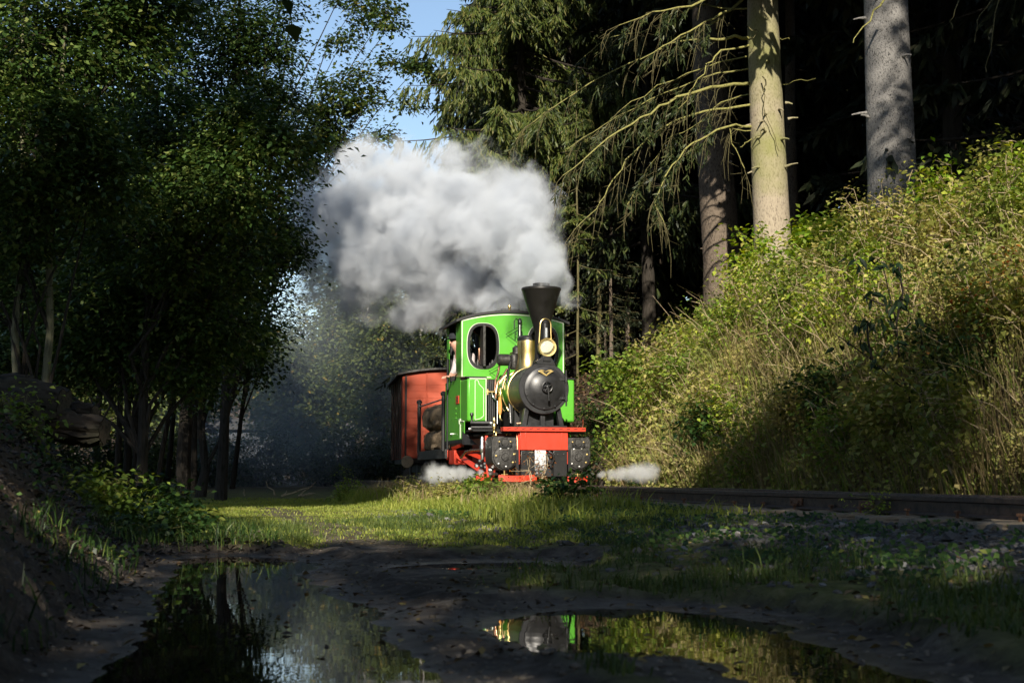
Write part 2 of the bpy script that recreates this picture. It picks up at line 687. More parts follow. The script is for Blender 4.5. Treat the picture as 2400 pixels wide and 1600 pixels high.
def cover_masks(x, y):
    d = track_d(x, y)
    sd = puddle_sd(x, y)
    m = mound_m(x, y)
    nz = fbm(x * 0.7, y * 0.7, 41)
    nz2 = fbm(x * 2.2, y * 2.2, 47)
    # the sunny lawn strip left of the track, beyond the puddles
    grass = sstep(9.4, 11.2, y + 1.0 * nz) * sstep(-.6, -1.4, d) * (1 - sstep(.3, 1.2, m))
    # the slope between the rails and the right puddle
    slope = sstep(-.9 - .7 * sstep(16, 13, y), -1.5 - 1.0 * sstep(16, 13, y), d + .4 * nz2) * sstep(-5.2 - 1.2 * sstep(8, 5, y), -3.9 - 1.2 * sstep(8, 5, y), d + .6 * nz) * sstep(.10, .40, sd + .15 * nz) * .9 * sstep(-.4, .3, x + .12 * (y - 4.5))
    grass = np.clip(np.maximum(grass, slope) + .25 * nz2 - .1, 0, 1)
    grass = grass * sstep(.05, .35, sd)
    worn = sstep(.35, .15, np.abs(d + 3.9 + .3 * nz)) * sstep(24, 20, y) * .7          # wheel track in the grass
    grass = grass * (1 - worn)
    gravel = sstep(1.15, .8, np.abs(d + .15)) * 1.0
    gravel = np.maximum(gravel, sstep(-2.6, -1.5, d + .4 * nz2) * sstep(.5, -.5, d) * sstep(16, 12, y) * .9)
    litter = np.clip(sstep(.0, .6, m) * .8 + sstep(1.0, 1.6, d) * .9 + sstep(28, 34, y) * .8, 0, 1)
    return grass, gravel, litter


xs = axis(-900, 900, -4.0, 4.6, 0.058, 1.11)
ys = axis(-500, 1200, 3.2, 15.0, 0.062, 1.11)
gx, gy = np.meshgrid(xs, ys)
gz = terrain(gx, gy)
nx_, ny_ = len(xs), len(ys)
idx = np.arange(nx_ * ny_).reshape(ny_, nx_)
gf = np.stack([idx[:-1, :-1], idx[:-1, 1:], idx[1:, 1:], idx[1:, :-1]], axis=-1).reshape(-1, 4)
gme = npmesh('ground', np.c_[gx.ravel(), gy.ravel(), gz.ravel()], gf, smooth=True)
ca = gme.color_attributes.new('cover', 'FLOAT_COLOR', 'POINT')
g_, v_, l_ = cover_masks(gx.ravel(), gy.ravel())
ca.data.foreach_set('color', np.c_[g_, v_, l_, np.ones_like(g_)].astype(np.float32).ravel())
ground = link('ground', gme, ground_material())
tag(ground, 'muddy forest path with worn grass, ballast slope and steep bank', kind='structure')


def water_material():
    m, n, l, out = nt('puddle_water')
    p = n.new('ShaderNodeBsdfPrincipled')
    p.inputs['Base Color'].default_value = (.014, .012, .009, 1)
    p.inputs['Roughness'].default_value = 0.015
    p.inputs['IOR'].default_value = 1.33
    geo = n.new('ShaderNodeNewGeometry')
    nz = n.new('ShaderNodeTexNoise'); nz.inputs['Scale'].default_value = 5; nz.inputs['Detail'].default_value = 2
    l.new(geo.outputs['Position'], nz.inputs['Vector'])
    b = n.new('ShaderNodeBump'); b.inputs['Strength'].default_value = .02; b.inputs['Distance'].default_value = .02
    l.new(nz.outputs['Fac'], b.inputs['Height'])
    l.new(b.outputs[0], p.inputs['Normal'])
    l.new(p.outputs[0], out.inputs['Surface'])
    return m


WATER = water_material()
for key, lab in (('left', 'large still puddle mirroring trees and sky on the muddy path'),
                 ('right', 'shallow puddle mirroring the smokebox and sunny bank'),
                 ('small', 'thin sliver of a puddle reflecting red paint')):
    poly = PUD_W[key]
    cx, cyy = poly.mean(axis=0)
    g = 0.05
    bx0, by0 = poly.min(axis=0) - .4
    bx1, by1 = poly.max(axis=0) + .4
    qx = np.arange(bx0, bx1, .12); qy = np.arange(by0, by1, .12)
    mx_, my_ = np.meshgrid(qx, qy)
    keep = poly_sd(poly, mx_ + .06, my_ + .06) < .3
    ii = np.arange(mx_.size).reshape(mx_.shape)
    q = np.stack([ii[:-1, :-1], ii[:-1, 1:], ii[1:, 1:], ii[1:, :-1]], axis=-1)[keep[:-1, :-1]]
    used, inv = np.unique(q, return_inverse=True)
    vv = np.c_[mx_.ravel(), my_.ravel(), np.zeros(mx_.size)][used]
    wo_ = link('puddle', npmesh('puddle', vv, inv.reshape(-1, 4)), WATER)
    tag(wo_, lab, kind='structure')

# ------------------------------------------------------------------ railway track
RUST = paint('rusty_steel', (.105, .070, .050), .6, .3, 0, .5, 14, .4, dark=(.020, .014, .011))
RUST_PALE = paint('orange_rust', (.19, .095, .05), .85, 0, 0, .5, 22, .6, dark=(.07, .035, .02))
RAIL_HEAD = paint('worn_rail_head', (.42, .38, .34), .35, .8, 0, .4, 20, .1, dark=(.08, .05, .035))
OLD_WOOD = bark_mat('weathered_sleeper', (.05, .04, .03), (.26, .215, .16), stretch=(2, 12, 12), bump=.6)

track = empty('railway_track', track_pt(0, 0, 0), THETA, 'rusty narrow gauge track curving out of the right edge towards the train', 'railway track')
GA = 0.30 + 0.028
RH = RAILTOP
prof = [(-.055, 0), (.055, 0), (.055, .008), (.010, .022), (.009, .088), (.028, .096), (.028, .124), (.022, .130), (-.022, .130), (-.028, .124), (-.028, .096), (-.009, .088), (-.010, .022), (-.055, .008)]
RZ = RH - .130
for sx in (-1, 1):
    mb = MB()
    segs = [-24 + 2.0 * i for i in range(0, 48)]
    n = len(prof)
    vs, fs = [], []
    for i, s in enumerate(segs):
        bend = -0.0009 * max(0, s - 9) ** 2
        w = .006 * math.sin(s * 1.3 + sx)
        for a, b in prof:
            vs.append((sx * GA + a + bend + w, s, RZ + b + .004 * math.sin(s * .9 + sx)))
    for i in range(len(segs) - 1):
        for k in range(n):
            k2 = (k + 1) % n
            fs.append((i * n + k, i * n + k2, (i + 1) * n + k2, (i + 1) * n + k))
    mb.add(vs, fs)
    rail = mb.build('rail', RUST, track, smooth=25)
    hb = MB()
    vs = []
    for s in segs:
        bend = -0.0009 * max(0, s - 9) ** 2
        w = .006 * math.sin(s * 1.3 + sx)
        for a in (-.019, .019):
            vs.append((sx * GA + a + bend + w, s, RZ + .1325 + .004 * math.sin(s * .9 + sx)))
    hb.add(vs, [(2 * i, 2 * i + 1, 2 * i + 3, 2 * i + 2) for i in range(len(segs) - 1)])
    hb.build('running_surface', RAIL_HEAD, rail, smooth=0)
    for s in (-9.35, -10.55) if sx < 0 else (-8.2,):
        fp = MB()
        side = -1 if sx < 0 else -1
        x0 = sx * GA - .030
        fp.box(x0, x0 + .014, s - .11, s + .11, RZ + .026, RZ + .086)
        for q in (-.07, .07):
            fp.lathe([(.014, 0), (.012, -.016), (0.001, -.017)], (x0, s + q, RZ + .055), 'x', 8)
        fp.build('fishplate', RUST_PALE, rail, bevel=.003)
sl_me = None
for i in range(64):
    s = -16.2 + .62 * i + rng.uniform(-.04, .04)
    if sl_me is None:
        mb = MB().box(-.74, .70, -.115, .115, -.14, 0)
        slp = mb.build('sleeper', OLD_WOOD, track, bevel=.012)
        sl_me = slp.data
        o = slp
    else:
        o = copy_tree(slp, track)
    bend = -0.0009 * max(0, s - 9) ** 2
    o.location = (bend + rng.uniform(-.03, .03), s, RZ - .002 + rng.uniform(-.004, .0))
    o.rotation_euler = (0, 0, rng.uniform(-.04, .04))

sp_me = None
for o in [c for c in track.children if c.name.startswith('sleeper') and c.location.y < 8]:
    for sx in (-1, 1):
        for dx in (-.072, .072):
            if sp_me is None:
                m_ = MB().lathe([(.012, 0), (.012, .03), (.026, .032), (.024, .048), (.001, .05)], (0, 0, 0), 'z', 6)
                b_ = m_.build('rail_spike', RUST_PALE, o)
                sp_me = b_.data
            else:
                b_ = bpy.data.objects.new('rail_spike', sp_me)
                COL.objects.link(b_); b_.parent = o
            b_.location = (sx * GA + dx, random.uniform(-.04, .04), 0)

# ------------------------------------------------------------------ steam locomotive
GREEN = paint('bright_green_paint', (.098, .39, .034), .30, 0, .3, .22, 3.5, dark=(.060, .25, .022))
RED = paint('signal_red_paint', (.54, .042, .017), .38, 0, .15, .14, 8.0, dark=(.35, .03, .015))
BLACK = paint('black_paint', (.012, .012, .013), .34, 0, .1, .4, 12, .08, dark=(.030, .028, .026))
SMOKEBLACK = paint('smokebox_black', (.034, .034, .036), .36, .35, 0, .45, 7, .12, dark=(.016, .016, .017))
IRON = paint('grey_cast_iron', (.055, .053, .050), .45, .45, 0, .6, 16, .5, dark=(.020, .019, .018))
BRASS = paint('polished_brass', (.88, .66, .27), .30, 1, 0, .22, 9, dark=(.55, .36, .12))
COPPER = paint('copper_pipe', (.86, .47, .30), .24, 1, 0, .2, 10, dark=(.5, .24, .14))
CHROME = paint('bright_steel', (.78, .78, .77), .32, 1, 0, .1, 10)
CREAM = paint('cream_lining', (.66, .70, .57), .4, 0, 0, .03)
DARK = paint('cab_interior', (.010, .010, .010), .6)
ROOF = paint('roof_felt', (.030, .030, .031), .7, 0, 0, .4, 8, .2)
TREADWOOD = bark_mat('turned_wood', (.35, .14, .03), (.72, .33, .09), stretch=(14, 14, 2), bump=.1)
WORN = None


def worn_white():
    m, n, l, out = nt('worn_white_plate')
    p = n.new('ShaderNodeBsdfPrincipled')
    tc = n.new('ShaderNodeTexCoord')
    nz = n.new('ShaderNodeTexNoise'); nz.inputs['Scale'].default_value = 24; nz.inputs['Detail'].default_value = 6; nz.inputs['Roughness'].default_value = .75
    l.new(tc.outputs['Object'], nz.inputs['Vector'])
    sx = n.new('ShaderNodeSeparateXYZ'); l.new(tc.outputs['Object'], sx.inputs[0])
    ma = n.new('ShaderNodeMath'); ma.operation = 'MULTIPLY_ADD'; ma.inputs[1].default_value = .75; ma.inputs[2].default_value = -.26
    l.new(sx.outputs['Z'], ma.inputs[0])
    ad = n.new('ShaderNodeMath'); l.new(ma.outputs[0], ad.inputs[0]); l.new(nz.outputs['Fac'], ad.inputs[1])
    rp = ramp_node(n, [(.40, (.03, .03, .03)), (.50, (.52, .52, .53)), (1, (.78, .78, .80))])
    l.new(ad.outputs[0], rp.inputs['Fac'])
    l.new(rp.outputs['Color'], p.inputs['Base Color'])
    p.inputs['Roughness'].default_value = .45
    l.new(p.outputs[0], out.inputs['Surface'])
    return m


def glass_mat(name='window_glass', tint=(.9, .95, .92)):
    m, n, l, out = nt(name)
    g = n.new('ShaderNodeBsdfGlossy'); g.inputs['Roughness'].default_value = .02
    t = n.new('ShaderNodeBsdfTransparent'); t.inputs['Color'].default_value = (*tint, 1)
    f = n.new('ShaderNodeFresnel'); f.inputs['IOR'].default_value = 1.5
    mx = n.new('ShaderNodeMixShader')
    l.new(f.outputs[0], mx.inputs[0]); l.new(t.outputs[0], mx.inputs[1]); l.new(g.outputs[0], mx.inputs[2])
    l.new(mx.outputs[0], out.inputs['Surface'])
    return m


GLASS = glass_mat()
WORN = worn_white()
OX = Vector((math.cos(THETA), math.sin(THETA), 0))
OY = Vector((-math.sin(THETA), math.cos(THETA), 0))
LORG = track_pt(0, 0, RAILTOP)


def lp(cx, cy, dl):
    """local (x, y, z) on the locomotive at depth dl of what shows at (cx, cy) of the enlarged study crop"""
    px, py = 1000 + cx / 3.075, 640 + cy / 3.075
    dirv = at(px, py, 10.0) - Vector((0, 0, CAMZ))
    k = (dl - (Vector((0, 0, CAMZ)) - LORG).dot(OY)) / dirv.dot(OY)
    P = Vector((0, 0, CAMZ)) + dirv * k - LORG
    return Vector((P.dot(OX), dl, P.z))


loco = empty('steam_locomotive', LORG, THETA, 'bright green narrow gauge steam locomotive with black funnel and red buffer beam', 'steam locomotive')
L = loco

# red running plate, beam, coupler pocket, rail guards
pl = MB().box(-.62, .62, -.05, .14, .775, .835)
run = pl.build('running_plate', RED, L, bevel=.004)
sl = MB()
for i in range(11):
    x = -.57 + i * .112
    sl.prism([(x, .802), (x + .055, .812), (x + .058, .822), (x + .003, .811)], -.0535, -.045)
sl.build('slanted_marks', BLACK, run, smooth=0)  # row of thin black slanted pieces along the plate front
bb = MB().box(-.36, .36, 0.0, .04, .505, .772)
beam = bb.build('buffer_beam', RED, L, bevel=.004)
for x in (-.285, .265):
    MB().box(x, x + .022, -.008, -.002, .507, .770).build('beam_rib', RED, beam, bevel=.002)
cp = empty('coupler_pocket', (0, 0, 0)); cp.parent = L
MB().box(-.345, -.16, .005, .25, .13, .495).build('side_plate', BLACK, cp, bevel=.008)
MB().box(.135, .345, -.02, .25, .12, .500).build('side_plate', BLACK, cp, bevel=.008)
MB().box(-.16, .135, .10, .25, .12, .495).build('pocket_back', DARK, cp)
bp = MB().prism([(-.155, .135), (.012, .135), (.014, .5), (-.155, .503)], -.07, -.03).build('buffer_plate', WORN, cp, bevel=.012)
bp['label'] = 'chipped white painted plate'
MB().box(-.10, -.05, -.085, -.07, .16, .49).build('plate_rib', WORN, bp, bevel=.006)
for (x, y, z) in ((-.235, .0, .46), (-.19, .0, .46), (-.235, 0, .18), (-.30, 0, .46), (.20, -.025, .44), (.29, -.025, .44)):
    MB().lathe([(.012, 0), (.010, -.012), (.001, -.014)], (x, y, z), 'y', 10).build('bolt', IRON, cp)
hz = [(.03, -.02, .46), (.06, -.08, .48), (.11, -.09, .45), (.13, -.08, .38), (.09, -.09, .31), (.05, -.09, .34), (.04, -.07, .40)]
MB().tube(hz, .016, 8).build('brake_hose', BLACK, L)
MB().tube([(.015, -.03, .46), (.06, -.05, .475), (.10, -.05, .44)], .014, 8).build('red_hose', RED, L)
for (xa, xb, z0, z1) in ((-.685, -.115, .055, .145), (.35, .655, .035, .120)):
    g = MB()
    n = 9
    for i in range(n):
        pass
    pts = [(xa + (xb - xa) * i / (n - 1), -.02 - .03 * math.sin(math.pi * i / (n - 1)), 0) for i in range(n)]
    vs, fs = [], []
    for (x, y, _) in pts:
        dz = .012 * math.sin((x - xa) / (xb - xa) * math.pi * 1.1)
        for (yy, zz) in ((y, z0 - dz), (y, z1 - dz), (y + .03, z1 - dz), (y + .03, z0 - dz)):
            vs.append((x, yy, zz))
    for i in range(n - 1):
        for k in range(4):
            fs.append((4 * i + k, 4 * i + (k + 1) % 4, 4 * i + 4 + (k + 1) % 4, 4 * i + 4 + k))
    fs += [(0, 1, 2, 3), (4 * n - 1, 4 * n - 2, 4 * n - 3, 4 * n - 4)]
    g.add(vs, fs)
    g.build('rail_guard', RED, L, bevel=.004)
MB().box(-.42, -.375, .02, .06, .06, .51).build('guard_iron', BLACK, L)
MB().box(.37, .41, .02, .06, .06, .51).build('guard_iron', BLACK, L)
# main frames and dark underside
for x in (-.375, .355):
    MB().box(x, x + .02, .05, 3.3, .30, .76).build('main_frame', RED, L)
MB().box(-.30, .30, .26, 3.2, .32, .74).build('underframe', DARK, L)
MB().box(-.66, .66, .14, 1.9, .745, .772).build('footplate', BLACK, L)

# cylinders
for sx in (-1, 1):
    cx = .555 * sx - .0
    c = empty('cylinder', (cx, .14, .40)); c.parent = L
    poly = []
    for i in range(17):
        a = math.pi + math.pi * i / 16
        poly.append((.195 * math.cos(a), .195 * math.sin(a) * .98))
    poly += [(.195, .24), (.165, .305), (-.165, .305), (-.195, .24)]
    MB().prism(poly, 0, .46).build('cylinder_block', IRON, c, bevel=.01)
    cov = MB().lathe([(.001, -.052), (.052, -.050), (.060, -.034), (.12, -.030), (.165, -.024), (.172, -.015), (.172, 0)], (0, 0, 0), 'y', 36).build('cylinder_cover', IRON, c)
    for k in range(7):
        a = 2 * math.pi * (k + .35) / 7
        MB().lathe([(.017, 0), (.015, -.018), (.001, -.021)], (.137 * math.cos(a), -.024, .137 * math.sin(a)), 'y', 6).build('bolt', BRASS if k % 3 == 0 else CHROME, cov)
    vc = MB()
    vc.lathe([(.001, -.035), (.05, -.033), (.058, -.02), (.058, 0)], (0, 0, .215), 'y', 24)
    vch = vc.build('valve_cover', IRON, c)
    vch.scale = (1.0, 1.0, 1.0)
    lip = MB().prism([(-.09, .165), (-.05, .135), (.06, .135), (.10, .18), (.10, .20), (.05, .165), (-.05, .165), (-.09, .20)], -.05, -.001).build('valve_lip', BLACK, c)
    for k in (-1, 1):
        MB().lathe([(.014, 0), (.012, -.02), (.001, -.022)], (.085 * k, -.001, .225), 'y', 6).build('bolt', BRASS, c)
    dc = MB().lathe([(.012, -.285), (.020, -.275), (.020, -.24), (.012, -.235), (.014, -.19)], (0, .03, 0), 'z', 12)
    dc.tube([(-.05, .02, -.25), (.05, .02, -.25)], .009, 8)
    dc.build('drain_cock', BRASS, c)
    tc_ = MB()
    for (qx, h) in ((-.12, .07), (.04, .05), (.10, .06)):
        tc_.lathe([(.012, .305), (.018, .315), (.012, .33), (.016, .305 + h), (.004, .31 + h)], (qx, .06, 0), 'z', 10)
    tc_.build('oil_cups', BRASS, c)
MB().tube([(-.385, .06, .10), (-.385, .05, .30), (-.387, .05, .64), (-.387, .10, .74)], .015, 8).build('copper_pipe', COPPER, L)
MB().tube([(.34, .16, .80), (.62, .16, .80), (.64, .15, .90), (.63, .13, .96)], .012, 8).build('copper_pipe', COPPER, L)

# smokebox, door, saddle
SZ, SR = 1.405, .372
MB().lathe([(SR - .03, .0), (SR, .012), (SR, .06), (SR - .012, .065), (SR - .012, .76)], (0, 0, SZ), 'y', 64).build('smokebox', SMOKEBLACK, L)
rim = MB().lathe([(.290, -.004), (.372, -.004), (.379, .004), (.379, .02), (.290, .02)], (0, 0, SZ), 'y', 64, closed=True).build('smokebox_ring', SMOKEBLACK, L)
door = MB().lathe([(.001, -.105), (.08, -.102), (.17, -.086), (.24, -.058), (.282, -.034), (.308, -.030), (.316, -.022), (.316, 0)], (0.008, 0, SZ), 'y', 64).build('smokebox_door', SMOKEBLACK, L)
hw = MB()
ring = [(.012 + .075 * math.cos(2 * math.pi * k / 24), -.150, SZ + .012 + .075 * math.sin(2 * math.pi * k / 24)) for k in range(25)]
hw.tube(ring, .011, 8, caps=False)
for k in range(5):
    a = 2 * math.pi * k / 5 + .5
    hw.tube([(.012, -.155, SZ + .012), (.012 + .075 * math.cos(a), -.150, SZ + .012 + .075 * math.sin(a))], .009, 6)
hw.lathe([(.022, -.10), (.026, -.15), (.020, -.18), (.001, -.185)], (.012, 0, SZ + .012), 'y', 16)
hw.build('door_handwheel', BLACK, door)
MB().tube([(.012, -.185, SZ), (.022, -.19, SZ - .10), (.030, -.18, SZ - .19)], [.016, .015, .019], 8).build('door_lever', BLACK, door)
for zz in (SZ + .135, SZ - .145):
    hg = MB()
    hg.box(.15, .315, -.048, -.030, zz - .020, zz + .020)
    hg.lathe([(.024, zz - .045), (.024, zz + .045)], (.325, -.045, 0), 'z', 12)
    hg.build('hinge', SMOKEBLACK, door, bevel=.004)
MB().tube([(.325, -.045, SZ - .26), (.325, -.045, SZ + .26)], .013, 8).build('hinge_bar', BLACK, door)
for k in range(5):
    a = R(200 + k * 33)
    MB().lathe([(.014, -.03), (.014, -.05), (.001, -.052)], (.012 + .30 * math.cos(a), 0, SZ + .30 * math.sin(a)), 'y', 8).build('door_clip', SMOKEBLACK, door)
emb = MB().prism([(-.115, .005), (-.070, .035), (-.030, .028), (0, .010), (.045, .034), (.080, .038), (.125, .012), (.085, -.008), (.012, -.060), (-.02, -.045), (-.075, -.012)], -.075, -.067)
eb = emb.build('emblem', paint('dull_gold', (.60, .44, .17), .35, .8, 0, .25, 30, dark=(.25, .17, .05)), door, bevel=.003, loc=(.0, -.022, SZ + .232))
MB().prism([(-.05, .012), (-.02, .016), (.0, .0), (.03, .016), (.065, .014), (.03, -.012), (.012, -.035), (-.02, -.012)], -.0785, -.0755).build('emblem_relief', BLACK, eb)
sd_ = MB()
for (xa, xb) in ((-.28, -.21), (.21, .28)):
    sd_.prism([(xa - .045, .835), (xa + .03, .835), (xb + .0, 1.10), (xa + .01, 1.12)] if xa < 0 else [(xb - .03, .835), (xb + .045, .835), (xb - .01, 1.12), (xa, 1.10)], .06, .16)
sd_.box(-.035, .035, .06, .14, .835, 1.04)
sd_.box(-.36, .36, .03, .70, .836, .865)
sd_.box(-.20, .20, .20, .70, .86, 1.12)
sd_.build('smokebox_saddle', SMOKEBLACK, L, bevel=.006)

# boiler with brass bands
MB().lathe([(.355, .76), (.355, 1.92)], (0, 0, SZ), 'y', 48).build('boiler', GREEN, L)
for y in (.80, 1.18, 1.55):
    MB().lathe([(.352, y - .025), (.363, y - .022), (.363, y + .022), (.352, y + .025)], (0, 0, SZ), 'y', 48).build('boiler_band', BRASS, L)
MB().box(-.25, .25, .80, 1.9, .86, 1.12).build('firebox', DARK, L)

# funnel
CX, CYY = .035, .28
ch = MB().lathe([(.16, 1.72), (.135, 1.80), (.105, 1.86), (.098, 1.95), (.098, 2.26), (.108, 2.30), (.288, 2.875), (.298, 2.885), (.298, 2.912), (.288, 2.920), (.13, 2.935), (.12, 2.90), (.10, 2.3)], (CX, CYY, 0), 'z', 48)
chim = ch.build('funnel', paint('funnel_black', (.017, .016, .015), .38, .2, 0, .3, 6, .05), L)
MB().lathe([(.128, 2.93), (.128, 2.985), (.112, 2.985), (.112, 2.93)], (CX, CYY, 0), 'z', 40, closed=True).build('funnel_ring', SMOKEBLACK, chim)

# headlamp
hl = empty('headlamp', (0, 0, 0)); hl.parent = L
HX, HY, HZ = .045, -.02, 2.005
MB().lathe([(.085, .16), (.118, .14), (.122, .02), (.118, 0), (.109, 0), (.107, .075)], (HX, HY, HZ), 'y', 40).build('lamp_body', BLACK, hl)
MB().lathe([(.108, -.020), (.134, -.022), (.140, -.008), (.134, .03), (.108, .03)], (HX, HY, HZ), 'y', 48, closed=True).build('lamp_rim', BRASS, hl)
MB().lathe([(.001, .07), (.03, .065), (.07, .04), (.107, .004)], (HX, HY, HZ), 'y', 40).build('reflector', paint('silvered_reflector', (.92, .91, .87), .5, .8, 0, .05), hl, smooth=60)
MB().lathe([(.001, -.030), (.04, -.028), (.08, -.018), (.108, -.004)], (HX, HY, HZ), 'y', 40).build('lens', glass_mat('lamp_glass', (.95, .93, .85)), hl, smooth=60)
MB().lathe([(.001, .02), (.022, .018), (.026, .035), (.012, .06)], (HX, HY, HZ), 'y', 16).build('burner', CHROME, hl)
lc = MB().lathe([(.062, HZ + .125), (.062, HZ + .26), (.052, HZ + .27), (.052, HZ + .36), (.060, HZ + .37), (.045, HZ + .40), (.001, HZ + .41)], (HX - .01, HY + .08, 0), 'z', 24)
lc.build('lamp_chimney', BLACK, hl)
MB().box(HX - .025, HX + .005, HY + .012, HY + .022, HZ + .15, HZ + .29).build('chimney_highlight_strip', CHROME, hl)  # bright strip standing for a highlight on the lamp chimney
loop = [(HX - .115, HY + .03, HZ + .06), (HX - .105, HY + .03, HZ + .20), (HX - .095, HY + .03, HZ + .33)]
for k in range(9):
    a = math.pi - math.pi * k / 8
    loop.append((HX - .015 + .08 * math.cos(a), HY + .03, HZ + .345 + .08 * math.sin(a)))
loop += [(HX + .065, HY + .03, HZ + .22), (HX + .07, HY + .03, HZ + .12)]
MB().tube(loop, .011, 8).build('carrying_loop', BRASS, hl)
br = MB().prism([(-.10, 1.76), (.17, 1.74), (.20, 1.70), (.16, 1.79), (.11, 1.86), (.06, 1.885), (-.02, 1.88), (-.06, 1.84), (-.13, 1.80)], -.01, .06)
br.box(-.02, .10, -.03, .10, 1.80, 1.90)
br.build('lamp_bracket', BLACK, hl, bevel=.006)

# steam dome
DY = .97
dm = MB().lathe([(.26, 1.66), (.20, 1.73), (.165, 1.82), (.150, 1.92), (.152, 2.0), (.160, 2.16), (.157, 2.19)], (-.0, DY, 0), 'z', 40).build('steam_dome', BRASS, L)
MB().lathe([(.163, 2.188), (.163, 2.235), (.13, 2.265), (.001, 2.278)], (-.0, DY, 0), 'z', 40).build('dome_cap', BLACK, dm)
# safety valves, whistle
sv = MB().lathe([(.05, 1.72), (.05, 2.12), (.035, 2.15), (.028, 2.18), (.030, 2.5), (.036, 2.52), (.036, 2.56), (.02, 2.60), (.001, 2.61)], (.03, 1.60, 0), 'z', 16)
sv.tube([(.03, 1.60, 2.56), (-.03, 1.60, 2.60), (-.06, 1.60, 2.56), (-.06, 1.60, 2.44)], .009, 8)
svo = sv.build('safety_valve', BLACK, L)
MB().lathe([(.034, 2.16), (.044, 2.18), (.044, 2.22), (.030, 2.25)], (.03, 1.60, 0), 'z', 16).build('valve_collar', BRASS, svo)
MB().lathe([(.012, 2.26), (.012, 2.50)], (.022, 1.565, 0), 'z', 8).build('valve_rod', CHROME, svo)

# air pump and fittings on the left of the boiler
pu = MB()
p0 = lp(565, 625, 1.30)
pu.lathe([(.001, -.13), (.07, -.12), (.092, -.09), (.092, .06), (.06, .10), (.001, .11)], p0, 'x', 20)
p1 = lp(630, 640, 1.2)
pu.lathe([(.05, -.12), (.062, -.10), (.062, .10), (.05, .12)], p1, 'z', 16)
p2 = lp(650, 560, 1.2)
pu.lathe([(.05, -.07), (.07, -.05), (.07, .05), (.03, .08)], p2, 'z', 16)
pu.build('turret', IRON, L, bevel=.004)
def pipe(pts, r, mat, name='pipe', parent=None):
    """pts: (cx, cy, depth) on the study crop"""
    P = [lp(*q) for q in pts]
    Q = []
    for i in range(len(P) - 1):
        a, b = P[i], P[i + 1]
        Q.append(a)
        if len(P) > 2: Q.append(a.lerp(b, .5))
    Q.append(P[-1])
    return MB().tube(Q, r, 8).build(name, mat, parent or L, smooth=60)
pipe([(605, 640, 1.1), (590, 700, 1.05), (580, 780, .98), (585, 870, .95), (600, 960, .9), (605, 1080, .85)], .022, BLACK)
pipe([(648, 860, .8), (625, 865, .8), (617, 880, .8), (615, 1000, .8), (612, 1085, .8)], .014, SMOKEBLACK, 'handrail')
pipe([(525, 660, 1.35), (515, 720, 1.3), (495, 780, 1.25), (490, 850, 1.2)], .018, COPPER)
pipe([(580, 690, 1.25), (555, 735, 1.22), (510, 790, 1.18), (500, 860, 1.15), (498, 900, 1.15)], .018, COPPER)
pipe([(565, 760, 1.15), (545, 830, 1.12), (520, 880, 1.1)], .016, COPPER)
pipe([(600, 580, 1.25), (630, 570, 1.2), (670, 572, 1.15)], .014, COPPER)
pipe([(430, 855, 1.28), (520, 855, 1.2)], .016, BRASS, 'valve_stem')
pipe([(440, 835, 1.27), (440, 875, 1.27)], .014, BRASS, 'valve_stem')
q = lp(532, 850, 1.05)
MB().lathe([(.016, -.12), (.030, -.08), (.030, .0), (.024, .02), (.034, .035), (.030, .05), (.02, .07)], (q.x, q.y, q.z - .02), 'z', 16).build('injector', BRASS, L)
q = lp(528, 960, 1.0)
MB().lathe([(.012, -.14), (.030, -.08), (.034, .02), (.022, .12), (.026, .14)], q, 'z', 16).build('wooden_handle', TREADWOOD, L)
pipe([(528, 1020, 1.0), (530, 1050, .98), (545, 1062, .95)], .014, BRASS)
for k in range(4):
    pipe([(448 + 13 * k, 770, 1.30), (448 + 13 * k, 1080, 1.28)], .017, BLACK if k % 2 else SMOKEBLACK)
pipe([(510, 920, 1.15), (509, 1085, 1.12)], .010, CHROME, 'rod')
pipe([(470, 860, 1.2), (478, 890, 1.2), (500, 915, 1.15)], .012, CHROME)
pipe([(575, 965, 1.0), (592, 990, .98)], .014, BRASS, 'oil_cup')
pipe([(655, 960, .75), (700, 1000, .72)], .010, BRASS, 'oil_pipe')
pipe([(650, 1082, .35), (690, 1080, .32)], .024, COPPER, 'pipe_flange')
for pts in ([(690, 372, 1.86), (570, 440, 1.84), (660, 505, 1.80)], [(690, 420, 1.86), (640, 440, 1.84), (690, 470, 1.80)], [(520, 672, 1.86), (450, 707, 1.84), (495, 740, 1.82)]):
    P = [lp(*w) for w in pts]
    MB().tube(P, .006, 6).build('control_wire', BLACK, L)

